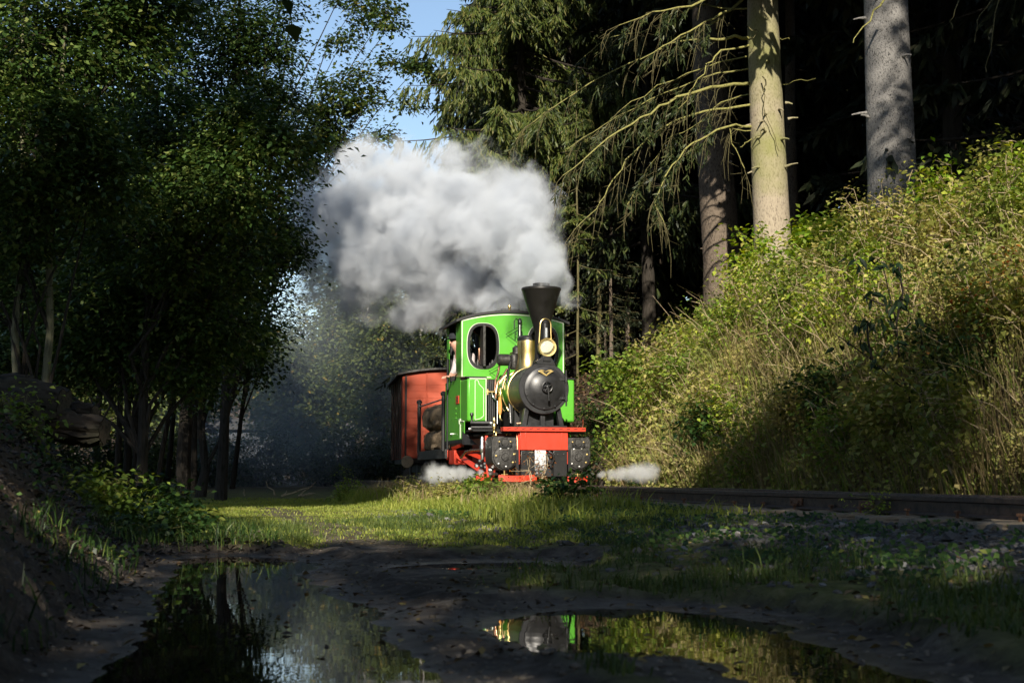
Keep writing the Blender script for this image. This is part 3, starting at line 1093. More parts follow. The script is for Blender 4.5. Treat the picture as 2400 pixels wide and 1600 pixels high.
# side tanks with lining
for sx in (-1, 1):
    xo = .86 * sx
    xi = (.555 if sx < 0 else .60) * sx
    tk = empty('side_tank', (0, 0, 0)); tk.parent = L
    x0, x1 = min(xo, xi), max(xo, xi)
    MB().box(x0, x1, 1.37, 1.925, .965, 1.635).build('tank_shell', GREEN, tk, bevel=.03)
    MB().box(min(xo, xo - .012 * sx), max(xo, xo - .012 * sx), 1.925, 3.18, .70, 1.66).build('cab_side_sheet', GREEN, tk)
    MB().box(min(xo, xo - .012 * sx), max(xo, xo - .012 * sx), 1.62, 1.925, .70, .975).build('lower_side_sheet', GREEN, tk)
    MB().prism([(1.36, 1.637), (1.95, 1.668), (1.95, 1.69), (1.36, 1.659)], min(xo + .01 * sx, xi), max(xo + .01 * sx, xi), 'yz').build('tank_top', BLACK, tk)
    ln = MB()
    y = 1.3675
    a, b = x0 + .045, x1 - .025
    z0, z1 = 1.02, 1.60
    t = .009
    def strip(p, q):
        d = Vector((q[0] - p[0], q[1] - p[1])); d.normalize(); nrm = Vector((-d.y, d.x)) * t * .5
        ln.prism([(p[0] + nrm.x, p[1] + nrm.y), (q[0] + nrm.x, q[1] + nrm.y), (q[0] - nrm.x, q[1] - nrm.y), (p[0] - nrm.x, p[1] - nrm.y)], y - .003, y + .001)
    if sx < 0:
        loop_ = [(x0 + .12, z1), (x1 - .14, z1), (x1 - .12, z1 - .06), (x1 - .07, z1 - .11), (x1 - .05, z1 - .13), (x1 - .05, z0 + .03), (x1 - .10, z0 - .01), (x1 - .16, z0 - .025), (x0 + .12, z0 - .03)]
        for i in range(len(loop_) - 1): strip(loop_[i], loop_[i + 1])
        strip((x0 + .12, z1), (x0 + .12, z0 - .03))
        t = .014
        strip((x1 - .012, 1.625), (x1 - .012, .972))
        strip((x0 + .03, 1.627), (x1 - .012, 1.627))
    ln.build('lining', CREAM, tk, smooth=0)
    if sx < 0:
        lo = MB()
        x = xo - .003
        for (ya, za, yb, zb) in ((1.64, .975, 1.88, .985), (1.88, .985, 1.90, 1.02), (1.90, 1.02, 1.98, 1.02), (1.98, 1.02, 1.98, .95), (1.98, .95, 1.90, .93), (1.90, .93, 1.90, .72)):
            lo.tube([(x, ya, za), (x, yb, zb)], .008, 5)
        lo.build('lining', CREAM, tk)
        npx = MB().box(xo - .012, xo - .001, 2.02, 2.24, 1.27, 1.40).build('number_plate', RED, tk, bevel=.003)
        ch_ = MB()
        for (ya, yb, za, zb) in ((2.05, 2.07, 1.30, 1.37), (2.09, 2.13, 1.30, 1.312), (2.09, 2.13, 1.358, 1.37), (2.11, 2.13, 1.30, 1.37), (2.16, 2.18, 1.30, 1.37), (2.16, 2.20, 1.33, 1.342)):
            ch_.box(xo - .0145, xo - .0115, ya, yb, za, zb)
        ch_.build('plate_relief', BLACK, npx, smooth=0)
        for zz in (1.05, 1.12, 1.2):
            MB().lathe([(.012, 0), (.010, -.01), (.001, -.012)], (xo, 2.25, zz), 'x', 8).build('rivet', GREEN, tk)
        MB().lathe([(.022, -.002), (.020, -.03), (.001, -.036)], (xo, 2.6, .80), 'x', 10).build('step_lamp', CHROME, tk)

# cab
cab = empty('cab', (0, 0, 0)); cab.parent = L
CY0 = 1.93
def arc_top(x): return 2.722 - .125 * (x / .86) ** 2
def stadium(cx, cz, hw_, hh, n=40, r=None):
    r = min(hw_, r or hw_)
    pts = []
    for k in range(n):
        a = 2 * math.pi * (k + .5) / n
        ca, sa = math.cos(a), math.sin(a)
        ex = 2.7
        pts.append((cx + hw_ * math.copysign(abs(ca) ** (2 / ex), ca), cz + hh * math.copysign(abs(sa) ** (2 / ex), sa)))
    return pts
WCX, WCZ, WW, WH = .492, 2.185, .252, .358
def cab_wall(name, y0, y1, mat, parent, holes=True, xw=.845, zb=1.66):
    bm = bmesh.new()
    outer = [(-xw, zb)] + [(-xw + 2 * xw * k / 20, arc_top(-xw + 2 * xw * k / 20)) for k in range(21)] + [(xw, zb)]
    loops = [outer]
    if holes:
        loops += [stadium(s * WCX, WCZ, WW, WH) for s in (-1, 1)]
    es = []
    for lp_ in loops:
        vv = [bm.verts.new((x, y0, z)) for x, z in lp_]
        for i in range(len(vv)):
            es.append(bm.edges.new((vv[i], vv[(i + 1) % len(vv)])))
    bmesh.ops.triangle_fill(bm, edges=es, use_beauty=True, use_dissolve=False)
    if holes:
        kill = [f for f in bm.faces if any(((f.calc_center_median().x - s * WCX) / WW) ** 2 + ((f.calc_center_median().z - WCZ) / WH) ** 2 < .8 for s in (-1, 1))]
        bmesh.ops.delete(bm, geom=kill, context='FACES_ONLY')
    r = bmesh.ops.extrude_face_region(bm, geom=bm.faces[:])
    for v in [g for g in r['geom'] if isinstance(g, bmesh.types.BMVert)]:
        v.co.y = y1
    bmesh.ops.recalc_face_normals(bm, faces=bm.faces)
    me = bpy.data.meshes.new(name)
    bm.to_mesh(me); bm.free()
    return link(name, me, mat, parent)
cab_wall('front_sheet', CY0, CY0 + .012, GREEN, cab)
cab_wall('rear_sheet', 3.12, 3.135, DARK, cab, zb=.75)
for s in (-1, 1):
    fr = MB().ring_plate(stadium(s * WCX, WCZ, WW + .006, WH + .006), stadium(s * WCX, WCZ, WW - .036, WH - .036), CY0 - .022, CY0 + .02).build('window_frame', BLACK, cab, smooth=50)
    MB().ring_plate(stadium(s * WCX, WCZ, WW + .015, WH + .015), stadium(s * WCX, WCZ, WW + .005, WH + .005), CY0 - .004, CY0 + .001).build('window_lining', CREAM, fr)
    MB().box(s * WCX - .018, s * WCX + .024, CY0 - .10, CY0 + .14, WCZ - WH + .03, WCZ + WH - .03).build('pivot_frame', IRON, fr, bevel=.006)
    MB().box(s * WCX - .002, s * WCX + .006, CY0 + .14, CY0 + .30, WCZ - WH + .06, WCZ + WH - .06).build('pane', GLASS, fr)
    MB().tube([(s * WCX + .01, CY0 + .1, WCZ - .30), (s * WCX - .02, CY0 + .2, WCZ - .2), (s * WCX - .01, CY0 + .25, WCZ - .02)], .02, 8).build('cab_gauge_pipe', COPPER, cab)
gl = MB()
for i in range(14):
    x = -.70 + .04 * i
    gl.lathe([(.02, 0), (.025, .05 + .05 * (i % 3)), (.01, .1 + .05 * (i % 3))], (x, CY0 + .35, 1.80), 'z', 8)
gl.build('cab_fittings', IRON, cab)
liner = MB()
def cstrip(p, q, w=.016, y=CY0 - .003):
    d = Vector((q[0] - p[0], q[1] - p[1])); d.normalize(); nrm = Vector((-d.y, d.x)) * w * .5
    liner.prism([(p[0] + nrm.x, p[1] + nrm.y), (q[0] + nrm.x, q[1] + nrm.y), (q[0] - nrm.x, q[1] - nrm.y), (p[0] - nrm.x, p[1] - nrm.y)], y, y + .0025)
cstrip((-.832, 1.69), (-.832, arc_top(.832) - .02))
cstrip((.832, 1.69), (.832, arc_top(.832) - .02))
for k in range(20):
    x0 = -.832 + .0832 * k
    cstrip((x0, arc_top(x0) - .022), (x0 + .0832, arc_top(x0 + .0832) - .022))
cstrip((-.832, 1.69), (-.36, 1.69))
cstrip((.36, 1.69), (.832, 1.69))
liner.build('lining', CREAM, cab, smooth=0)
for s in (-1, 1):
    xo = .848 * s
    a, b = min(xo, xo - .012 * s), max(xo, xo - .012 * s)
    MB().box(a, b, CY0 + .001, CY0 + .42, 1.66, 2.58).build('side_pillar', GREEN, cab)
    MB().box(a, b, 2.95, 3.12, 1.66, 2.58).build('side_pillar', GREEN, cab)
    MB().tube([(.868 * s, 2.93, .56), (.868 * s, 2.93, 2.05)], .022, 8).build('grab_rail', BLACK, cab)
    MB().box(a - .02, b + .02, 1.62, 3.2, .645, .70).build('cab_sill', BLACK, cab)
rf = MB()
n = 24
xs_ = [-.93 + 1.86 * k / n for k in range(n + 1)]
up_ = [(x, arc_top(x) + .045 - .02 * abs(x / .93) ** 6) for x in xs_]
dn_ = [(x, arc_top(x) + .005 - .02 * abs(x / .93) ** 6) for x in reversed(xs_)]
rf.prism(up_ + dn_, CY0 - .03, 3.42)
rf.build('cab_roof', ROOF, cab, smooth=30)
MB().box(-.10, .20, 2.3, 2.7, 2.74, 2.84).build('roof_vent', ROOF, cab)
wz = lp(597, 235, 2.3)
MB().lathe([(.018, 2.74), (.030, 2.76), (.030, 2.80), (.016, 2.82), (.022, 2.84), (.030, 2.87), (.022, 2.90), (.001, 2.91)], (wz.x, 2.3, 0), 'z', 16).build('whistle', BRASS, cab)
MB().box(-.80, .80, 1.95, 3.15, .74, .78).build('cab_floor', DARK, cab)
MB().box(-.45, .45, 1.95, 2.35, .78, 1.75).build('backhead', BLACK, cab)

# left running board, brackets, valve gear, step
MB().tube([(-.88, 1.05, .93), (-.50, 1.0, .93)], .03, 10).build('reversing_shaft', BLACK, L)
MB().tube([(-.88, 1.0, .86), (-.50, .95, .86)], .024, 10).build('reversing_shaft', BLACK, L)
MB().box(-.88, -.46, .85, 1.36, .80, .83).build('side_footboard', BLACK, L)
q = lp(325, 1050, 1.05)
MB().lathe([(.02, -.08), (.026, -.05), (.014, -.02), (.018, .04), (.030, .06), (.026, .09), (.001, .1)], q, 'z', 12).build('lubricator', BLACK, L)
for cx_, cy_ in ((465, 1080), (468, 1112), (312, 1122)):
    q = lp(cx_, cy_, .98)
    MB().lathe([(.022, -.02), (.026, 0), (.022, .02)], q, 'x', 10).build('shaft_end', CHROME, L)
q = lp(487, 1100, .62)
MB().lathe([(.014, -.16), (.024, -.12), (.014, -.08), (.034, -.04), (.036, .02), (.018, .05), (.026, .09), (.010, .13)], q, 'z', 14).build('lubricator', BRASS, L)
tri = [lp(258, 1140, 1.5), lp(365, 1235, 1.3), lp(255, 1235, 1.5)]
tp = MB()
tp.add(tri + [p + Vector((0, .02, 0)) for p in tri], [(0, 1, 2), (5, 4, 3), (0, 3, 4, 1), (1, 4, 5, 2), (2, 5, 3, 0)])
tp.build('splash_plate', SMOKEBLACK, L, smooth=0)
def bar(p, q, w, mat, name, th=.03):
    a, b = lp(*p), lp(*q)
    d = (b - a).normalized()
    nrm = Vector((d.z, 0, -d.x)).normalized() * w * .5
    m = MB()
    vs = []
    for c, yy in ((a, -th / 2), (a, th / 2), (b, -th / 2), (b, th / 2)):
        for s in (-1, 1):
            vs.append(c + nrm * s + Vector((0, yy, 0)))
    m.add(vs, [(0, 1, 3, 2), (4, 6, 7, 5), (0, 4, 5, 1), (2, 3, 7, 6), (0, 2, 6, 4), (1, 5, 7, 3)])
    return m.build(name, mat, L, bevel=.005)
bar((245, 1320, 1.7), (430, 1450, .75), .085, RED, 'motion_bar')
bar((300, 1290, 1.3), (430, 1345, .75), .07, RED, 'motion_bar')
bar((180, 1265, 2.35), (262, 1235, 1.9), .05, RED, 'motion_bar')
bar((430, 1170, .7), (440, 1470, .66), .045, RED, 'motion_bar')
bar((355, 1470, .9), (470, 1480, .7), .10, RED, 'motion_bar')
stp = MB()
a = lp(180, 1290, 2.5); b = lp(212, 1275, 2.35)
stp.box(a.x - .02, a.x + .02, 2.2, 2.62, a.z - .19, a.z + .03)
stp.box(a.x - .02, a.x + .24, 2.60, 2.63, a.z - .19, a.z + .03)
stp.box(a.x + .0, a.x + .24, 2.2, 2.6, a.z - .20, a.z - .17)
stp.build('cab_step', RED, L, bevel=.004)
q = lp(400, 1250, .72)
MB().lathe([(.024, -.09), (.036, -.07), (.036, .02), (.030, .03), (.030, .12), (.02, .15)], q, 'z', 16).build('mechanical_lubricator', CHROME, L)
q = lp(402, 1310, .72)
MB().lathe([(.02, -.07), (.026, -.05), (.022, .06)], q, 'z', 12).build('crosshead', CHROME, L)
pipe([(248, 1330, 1.5), (285, 1285, 1.25), (330, 1275, 1.1), (390, 1272, .9)], .020, COPPER)
kn = MB()
for (cx_, cy_) in ((385, 1355), (420, 1375), (395, 1390), (440, 1365), (360, 1385), (425, 1400)):
    kn.lathe([(.001, -.035), (.03, -.02), (.034, .01), (.02, .03), (.001, .035)], lp(cx_, cy_, .74), 'y', 10)
kn.build('rod_knuckle', SMOKEBLACK, L)
for (cx_, cy_) in ((360, 1388), (432, 1368), (445, 1370)):
    MB().lathe([(.02, -.02), (.018, .02)], lp(cx_, cy_, .70), 'y', 8).build('pin', CHROME, L)
q = lp(460, 1420, .55)
MB().lathe([(.001, -.04), (.035, -.03), (.04, .03), (.001, .05)], q, 'x', 10).build('pin', CHROME, L)
for sx in (-1, 1):
    for y in (1.05, 1.85):
        w = empty('wheel', (.315 * sx, y, .30)); w.parent = L
        MB().lathe([(.30, -.04 * sx), (.30, .035 * sx), (.325, .04 * sx), (.325, .055 * sx)] if False else [(.26, -.05), (.30, -.05), (.30, .03), (.33, .035), (.33, .05), (.26, .05)], (0, 0, 0), 'x', 40, closed=True).build('tyre', SMOKEBLACK, w)
        sp = MB()
        sp.lathe([(.07, -.06), (.07, .06)], (0, 0, 0), 'x', 20)
        for k in range(8):
            a = 2 * math.pi * k / 8
            sp.tube([(0, .05 * math.cos(a), .05 * math.sin(a)), (0, .27 * math.cos(a), .27 * math.sin(a))], [.03, .02], 8)
        sp.build('spokes', RED, w)
    MB().tube([(.47 * sx, 1.05, .16), (.47 * sx, 1.85, .16)], .025, 8).build('coupling_rod', CHROME, L)
    MB().tube([(.555 * sx, .6, .40), (.5 * sx, 1.05, .30)], .02, 8).build('piston_rod', CHROME, L)

# ------------------------------------------------------------------ driver
def skin_body(name, verts, edges, radii, mat, parent, sub=2, root=0):
    me = bpy.data.meshes.new(name)
    me.from_pydata([tuple(v) for v in verts], edges, [])
    o = link(name, me, mat, parent)
    sk = o.modifiers.new('skin', 'SKIN')
    if not me.skin_vertices: 
        bpy.context.view_layer.objects.active = o
    lay = me.skin_vertices[0].data if me.skin_vertices else None
    if lay:
        for i, r in enumerate(radii):
            lay[i].radius = r if hasattr(r, '__len__') else (r, r)
            lay[i].use_root = (i == root)
    ss = o.modifiers.new('sub', 'SUBSURF'); ss.levels = sub; ss.render_levels = sub
    me.shade_smooth()
    return o

SKIN = paint('skin', (.62, .34, .25), .5, 0, 0, .06, 20)
SHIRT = paint('white_shirt', (.60, .53, .53), .85, 0, 0, .1, 14, .1)
TROUSERS = paint('dark_trousers', (.02, .022, .03), .9, 0, 0, .1, 14)
CAPM = paint('dark_cap', (.014, .016, .022), .9, 0, 0, .1, 20)
drv = empty('person', LORG + OX * -.645 + OY * 2.58 + Vector((0, 0, .78)), THETA - R(58), 'driver in white shirt and dark cap leaning out of the green cab', 'person')
body_v = [(0, 0, .86), (0, -.01, 1.02), (0, -.03, 1.18), (-.01, -.05, 1.30), (-.05, -.09, 1.37), (-.09, -.13, 1.47), (-.10, -.15, 1.56),
          (-.12, -.05, 1.28), (-.14, -.10, 1.06), (-.08, -.27, .95), (.16, -.04, 1.28), (.24, -.10, 1.04), (.16, -.28, .98),
          (-.10, 0, .80), (-.10, -.02, .44), (-.10, .02, .06), (-.10, -.14, .03), (.10, 0, .80), (.10, -.02, .44), (.10, .02, .06), (.10, -.14, .03)]
body_e = [(0, 1), (1, 2), (2, 3), (3, 4), (4, 5), (5, 6), (3, 7), (7, 8), (8, 9), (3, 10), (10, 11), (11, 12), (0, 13), (13, 14), (14, 15), (15, 16), (0, 17), (17, 18), (18, 19), (19, 20)]
body_r = [(.15, .11), (.145, .11), (.16, .11), (.12, .09), .055, .095, .085, .065, .05, .032, .065, .05, .032, .09, .06, .042, .035, .09, .06, .042, .035]
skin_body('body', body_v, body_e, body_r, SKIN, drv)
sh_v = body_v[:4] + [body_v[7], body_v[8], (-.09, -.23, .97), body_v[10], body_v[11], (.18, -.24, 1.0)]
skin_body('shirt', sh_v, [(0, 1), (1, 2), (2, 3), (3, 4), (4, 5), (5, 6), (3, 7), (7, 8), (8, 9)], [(.165, .125), (.16, .125), (.175, .125), (.125, .10), .08, .066, .045, .08, .066, .045], SHIRT, drv)
tr_v = [(0, 0, .90)] + body_v[13:16] + body_v[17:20]
skin_body('trousers', tr_v, [(0, 1), (1, 2), (2, 3), (0, 4), (4, 5), (5, 6)], [(.165, .125), .105, .078, .065, .105, .078, .065], TROUSERS, drv)
cpb = MB().lathe([(.098, 1.56), (.104, 1.58), (.108, 1.62), (.09, 1.66), (.001, 1.67)], (-.095, -.14, 0), 'z', 20)
cpb.prism([(-.095 + .10 * math.cos(a), -.20 + .10 * math.sin(a)) for a in [math.pi + math.pi * k / 10 for k in range(11)]], 1.565, 1.578, 'xy')
cpb.build('cap', CAPM, drv)
fc = MB()
fc.lathe([(.001, -.02), (.014, -.005), (.012, .02), (.001, .03)], (-.105, -.245, 1.50), 'z', 8)
fc.build('nose', SKIN, drv)
ey = MB()
for s in (-1, 1):
    ey.lathe([(.001, -.008), (.010, 0), (.001, .008)], (-.105 + .035 * s, -.228, 1.525), 'z', 8)
ey.build('eyes', DARK, drv)
MB().tube([(-.13, -.236, 1.46), (-.105, -.240, 1.457), (-.08, -.236, 1.46)], .006, 6).build('mouth', paint('lips', (.4, .16, .13), .5), drv)
for s in (-1, 1):
    MB().lathe([(.001, -.012), (.022, -.004), (.024, .01), (.001, .02)], (-.10 + .098 * s, -.14, 1.51), 'x', 10).build('ear', SKIN, drv)
for (hx, hy, hz2, s) in ((-.08, -.28, .95, 1), (.16, -.29, .98, -1)):
    v = [(hx, hy, hz2), (hx, hy - .06, hz2 - .01)]
    e = [(0, 1)]
    r = [(.035, .02), (.04, .018)]
    for k in range(4):
        b0 = len(v)
        fx = hx - .03 + .02 * k
        ln_ = [.066, .075, .07, .055][k]
        v += [(fx, hy - .09, hz2 - .005), (fx, hy - .09 - ln_ * .5, hz2 - .012), (fx, hy - .09 - ln_ * .8, hz2 - .045)]
        e += [(1, b0), (b0, b0 + 1), (b0 + 1, b0 + 2)]
        r += [.0095, .009, .008]
    b0 = len(v)
    v += [(hx + .045 * s, hy - .03, hz2), (hx + .06 * s, hy - .07, hz2 - .015)]
    e += [(0, b0), (b0, b0 + 1)]
    r += [.012, .010]
    skin_body('hand', v, e, r, SKIN, drv, sub=1)

# ------------------------------------------------------------------ log wagon behind the engine
WG = empty('log_wagon', track_pt(3.75, -.02, RAILTOP), THETA + R(.6), 'low black open wagon with corner stanchions carrying logs behind the green cab', 'wagon')
MB().box(-.72, .72, .05, 2.55, .50, .56).build('wagon_deck', BLACK, WG)
for x in (-.74, .70):
    MB().box(x, x + .05, .0, 2.6, .42, .58).build('side_sill', SMOKEBLACK if x > 0 else IRON, WG, bevel=.006)
for y in (0.0, 2.55):
    MB().box(-.70, .70, y, y + .06, .40, .565).build('end_sill', RED if y == 0 else BLACK, WG, bevel=.006)
for x in (-.74, .74):
    for y, h in ((.12, 1.50), (2.42, 1.47)):
        p = MB().tube([(x, y, .55), (x, y, h)], .035, 10)
        p.lathe([(.001, h), (.05, h), (.055, h + .04), (.03, h + .07), (.001, h + .075)], (x, y, 0), 'z', 12)
        p.build('stanchion', BLACK, WG)
    MB().tube([(x, .12, 1.44), (x, 2.42, 1.41)], .014, 8).build('top_rail', CHROME, WG)
for y in (.55, 2.05):
    for x in (-.315, .315):
        MB().lathe([(.17, -.045), (.20, -.045), (.20, .03), (.225, .035), (.225, .05), (.05, .05), (.05, -.045)], (x, y, .20), 'x', 28, closed=True).build('wheel', IRON, WG)
    MB().box(-.52, -.42, y - .12, y + .12, .14, .42).build('axle_box', BLACK, WG, bevel=.01)
    MB().tube([(-.45, y, .20), (.45, y, .20)], .03, 8).build('axle', BLACK, WG)
MB().lathe([(.11, 0), (.12, .012), (.05, .03), (.05, .14)], (-.02, -.14, .42), 'y', 24).build('buffer', IRON, WG)
BARK_LOG = bark_mat('shaggy_log_bark', (.030, .020, .012), (.34, .25, .16), stretch=(1.0, 16, 1.0), scale=3, bump=1.0)
CUTWOOD = bark_mat('cut_log_end', (.20, .13, .07), (.50, .37, .22), stretch=(3, 3, 3), scale=2, bump=.2)
def make_log(length, r, seed, fringe=.05, rough=.10):
    """a rough log along local y, bark shaggy along the underside"""
    r2 = np.random.default_rng(seed)
    n, m = 30, 26
    vs, fs = [], []
    for i in range(m):
        y = length * i / (m - 1)
        e = min(1, min(i, m - 1 - i) / 2 * .25 + .78)
        for k in range(n):
            a = 2 * math.pi * k / n
            v3 = mnoise.noise(Vector((math.cos(a) * 2.2 + seed, y * 2.4, math.sin(a) * 2.2)))
            v4 = mnoise.noise(Vector((math.cos(a) * 6 + seed, y * 11, math.sin(a) * 6)))
            rr = r * e * (1 + rough * v3 + rough * v4)
            if math.sin(a) < -.55: rr += fringe * r2.uniform(0, 1) * r / .18
            vs.append((rr * math.cos(a), y, rr * math.sin(a)))
    for i in range(m - 1):
        for k in range(n):
            fs.append((i * n + k, i * n + (k + 1) % n, (i + 1) * n + (k + 1) % n, (i + 1) * n + k))
    mb = MB().add(vs, fs)
    o = mb.build('log', BARK_LOG, None, smooth=30)
    for i, y in ((0, -.004), (m - 1, length + .004)):
        ring = [Vector(vs[i * n + k]) * 1 for k in range(n)]
        c = MB().add([(p.x * .97, y, p.z * .97) for p in ring], [tuple(range(n))])
        c.build('cut_end', CUTWOOD, o, smooth=0)
    return o
lay = [(-.50, .79, .195, 'lower', 'outer'), (-.06, .78, .175, 'lower', 'middle'), (.34, .79, .18, 'lower', 'inner'),
       (-.50, 1.21, .215, 'upper', 'outer'), (-.04, 1.18, .19, 'upper', 'middle'), (.36, 1.18, .19, 'upper', 'inner')]
for i, (x, z, r, ab, io) in enumerate(lay):
    o = make_log(2.15, r, 3 + i)
    o.location = WG.location + Vector((math.cos(WG.rotation_euler.z) * x - math.sin(WG.rotation_euler.z) * (.22 + .05 * i % .1), math.sin(WG.rotation_euler.z) * x + math.cos(WG.rotation_euler.z) * (.22), z - .02))
    o.rotation_euler = (0, 0, WG.rotation_euler.z)
    tag(o, f'shaggy brown log on the wagon, {ab} layer, {io} one of three across', 'log', 'logs carried on the wagon')

# ------------------------------------------------------------------ red box van
VANRED = paint('red_oxide_boards', (.40, .056, .017), .6, 0, 0, .18, 5, .1, dark=(.27, .042, .013))
van = empty('box_van', track_pt(7.45, -.02, RAILTOP), THETA - R(5.2), 'tall red wooden box van with curved dark roof behind the log wagon', 'railway van')
VW, VZ0, VZ1, VL = .87, .47, 2.10, 3.4
def vtop(x): return 2.205 - .095 * (x / VW) ** 2
nb = 12
for pan, (xa, xb) in enumerate(((-VW + .05, -.405), (-.375, .375), (.405, VW - .05))):
    zb = VZ0
    hb = (2.04 - VZ0) / nb
    for k in range(nb):
        z0, z1 = VZ0 + k * hb, VZ0 + (k + 1) * hb - .0015
        if k == nb - 1:
            poly = [(xa, z0), (xb, z0)] + [(xb - (xb - xa) * i / 6, vtop(xb - (xb - xa) * i / 6) - .012) for i in range(7)]
            MB().prism(poly, 0, .03).build('plank', VANRED, van, smooth=0)
        else:
            MB().box(xa, xb, rng.uniform(-.001, .002), .03, z0, z1).build('plank', VANRED, van, bevel=.003)
for x in (-VW, VW - .045):
    MB().box(x, x + .045, -.03, .05, VZ0 - .02, 2.07).build('corner_post', VANRED, van, bevel=.004)
for x in (-VW + .05, VW - .085):
    MB().box(x, x + .035, -.018, -.002, VZ0, 2.08).build('corner_strap', BLACK, van)
for x in (-.402, .378):
    MB().box(x, x + .024, -.016, .03, VZ0, vtop(x) - .02).build('end_stanchion', VANRED, van, bevel=.003)
for s in (-1, 1):
    x0, x1 = (-VW, -VW + .03) if s < 0 else (VW - .03, VW)
    for k in range(nb):
        z0, z1 = VZ0 + k * (2.07 - VZ0) / nb, VZ0 + (k + 1) * (2.07 - VZ0) / nb - .006
        MB().box(x0, x1, .055, VL, z0, z1).build('plank', VANRED, van)
    for y in (.3, .85, 1.4, 2.0, 2.6, 3.2):
        MB().box(x0 - .03 if s < 0 else x1, x0 if s < 0 else x1 + .03, y, y + .05, VZ0, 2.07).build('side_post', BLACK, van)
MB().box(-VW + .04, VW - .04, VL - .03, VL, VZ0, 2.07).build('rear_end', VANRED, van)
rf = MB()
xs_ = [-.97 + 1.94 * k / 20 for k in range(21)]
rf.prism([(x, vtop(x) + .035) for x in xs_] + [(x, vtop(x)) for x in reversed(xs_)], -.10, VL + .1)
rf.build('van_roof', ROOF, van, smooth=30)
MB().prism([(x, vtop(x) + .043) for x in xs_] + [(x, vtop(x) + .004) for x in reversed(xs_)], -.115, -.098).build('roof_edge', IRON, van)
MB().box(-.80, .80, .0, VL, .38, .468).build('van_frame', BLACK, van)
MB().box(-.5, .5, .2, VL - .2, .2, .38).build('van_frame', DARK, van)
for y in (.7, 2.6):
    for x in (-.315, .315):
        MB().lathe([(.19, -.045), (.22, -.045), (.22, .03), (.245, .035), (.245, .05), (.05, .05), (.05, -.045)], (x, y, .22), 'x', 28, closed=True).build('wheel', IRON, van)
    MB().box(-.52, -.42, y - .12, y + .12, .14, .40).build('axle_box', BLACK, van, bevel=.01)
MB().lathe([(.001, -.02), (.11, -.015), (.12, 0), (.05, .03), (.05, .22)], (-.78, -.16, .40), 'y', 24).build('buffer', paint('worn_wood_buffer', (.30, .24, .15), .7, 0, 0, .4, 12), van)
for s in (-1, 1):
    MB().tube([(-.86, -.02, .40), (-.88, -.04, .10)], .015, 6).build('step_hanger', IRON, van)
MB().box(-.98, -.78, -.10, .10, .10, .125).build('foot_step', OLD_WOOD, van)
ch = MB()
ch.tube([(-.25, -.05, .40), (-.18, -.2, .22), (-.06, -.3, .16), (.06, -.26, .22), (.1, -.1, .38)], .016, 6)
ch.tube([(-.40, -.02, .44), (-.30, -.1, .20), (-.22, -.12, .10)], .014, 6)
ch.build('coupling_chain', IRON, van)
MB().tube([(0, -.25, .42), (0, .05, .42)], .05, 10).build('coupler', BLACK, van)

# ------------------------------------------------------------------ trees
LEAF_DARK = leaf_mat('shade_toned_alder_leaves', [(0, (.012, .028, .008)), (.45, (.026, .055, .013)), (.8, (.055, .095, .024)), (1, (.12, .15, .04))], .30, .42)  # alder leaf colour held dark for the shaded crowns
LEAF_LIT = leaf_mat('sun_toned_alder_leaves', [(0, (.020, .045, .012)), (.45, (.050, .095, .022)), (.8, (.11, .17, .045)), (1, (.24, .27, .08))], .30, .33)  # brighter alder copy for crowns meant to look sunlit
LEAF_MID = leaf_mat('broad_leaves', [(0, (.025, .050, .012)), (.5, (.055, .095, .022)), (.9, (.11, .14, .034)), (1, (.22, .19, .04))], .32, .45)
LEAF_BACK = leaf_mat('birch_leaves', [(0, (.07, .10, .03)), (.5, (.11, .145, .042)), (.97, (.16, .18, .055)), (1, (.42, .28, .05))], .35, .5)
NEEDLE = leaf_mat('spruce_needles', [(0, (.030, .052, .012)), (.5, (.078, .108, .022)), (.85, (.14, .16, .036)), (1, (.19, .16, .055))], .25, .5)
NEEDLE_MID = leaf_mat('shade_toned_spruce_needles', [(0, (.014, .024, .008)), (.6, (.040, .058, .016)), (1, (.085, .095, .03))], .2, .5)  # darker needle copy, the boughs' partial shade put into the colour
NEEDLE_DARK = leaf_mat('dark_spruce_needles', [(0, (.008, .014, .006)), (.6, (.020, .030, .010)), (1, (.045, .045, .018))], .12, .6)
BARK_DARK = bark_mat('dark_bark', (.010, .009, .007), (.038, .032, .026))
BARK_GREEN = bark_mat('greenish_bark', (.06, .06, .035), (.17, .16, .10), stretch=(6, 6, 1.2))
BARK_BIRCH = bark_mat('birch_bark', (.03, .03, .03), (.30, .29, .27), stretch=(3, 3, 12), scale=1.2, bump=.2)


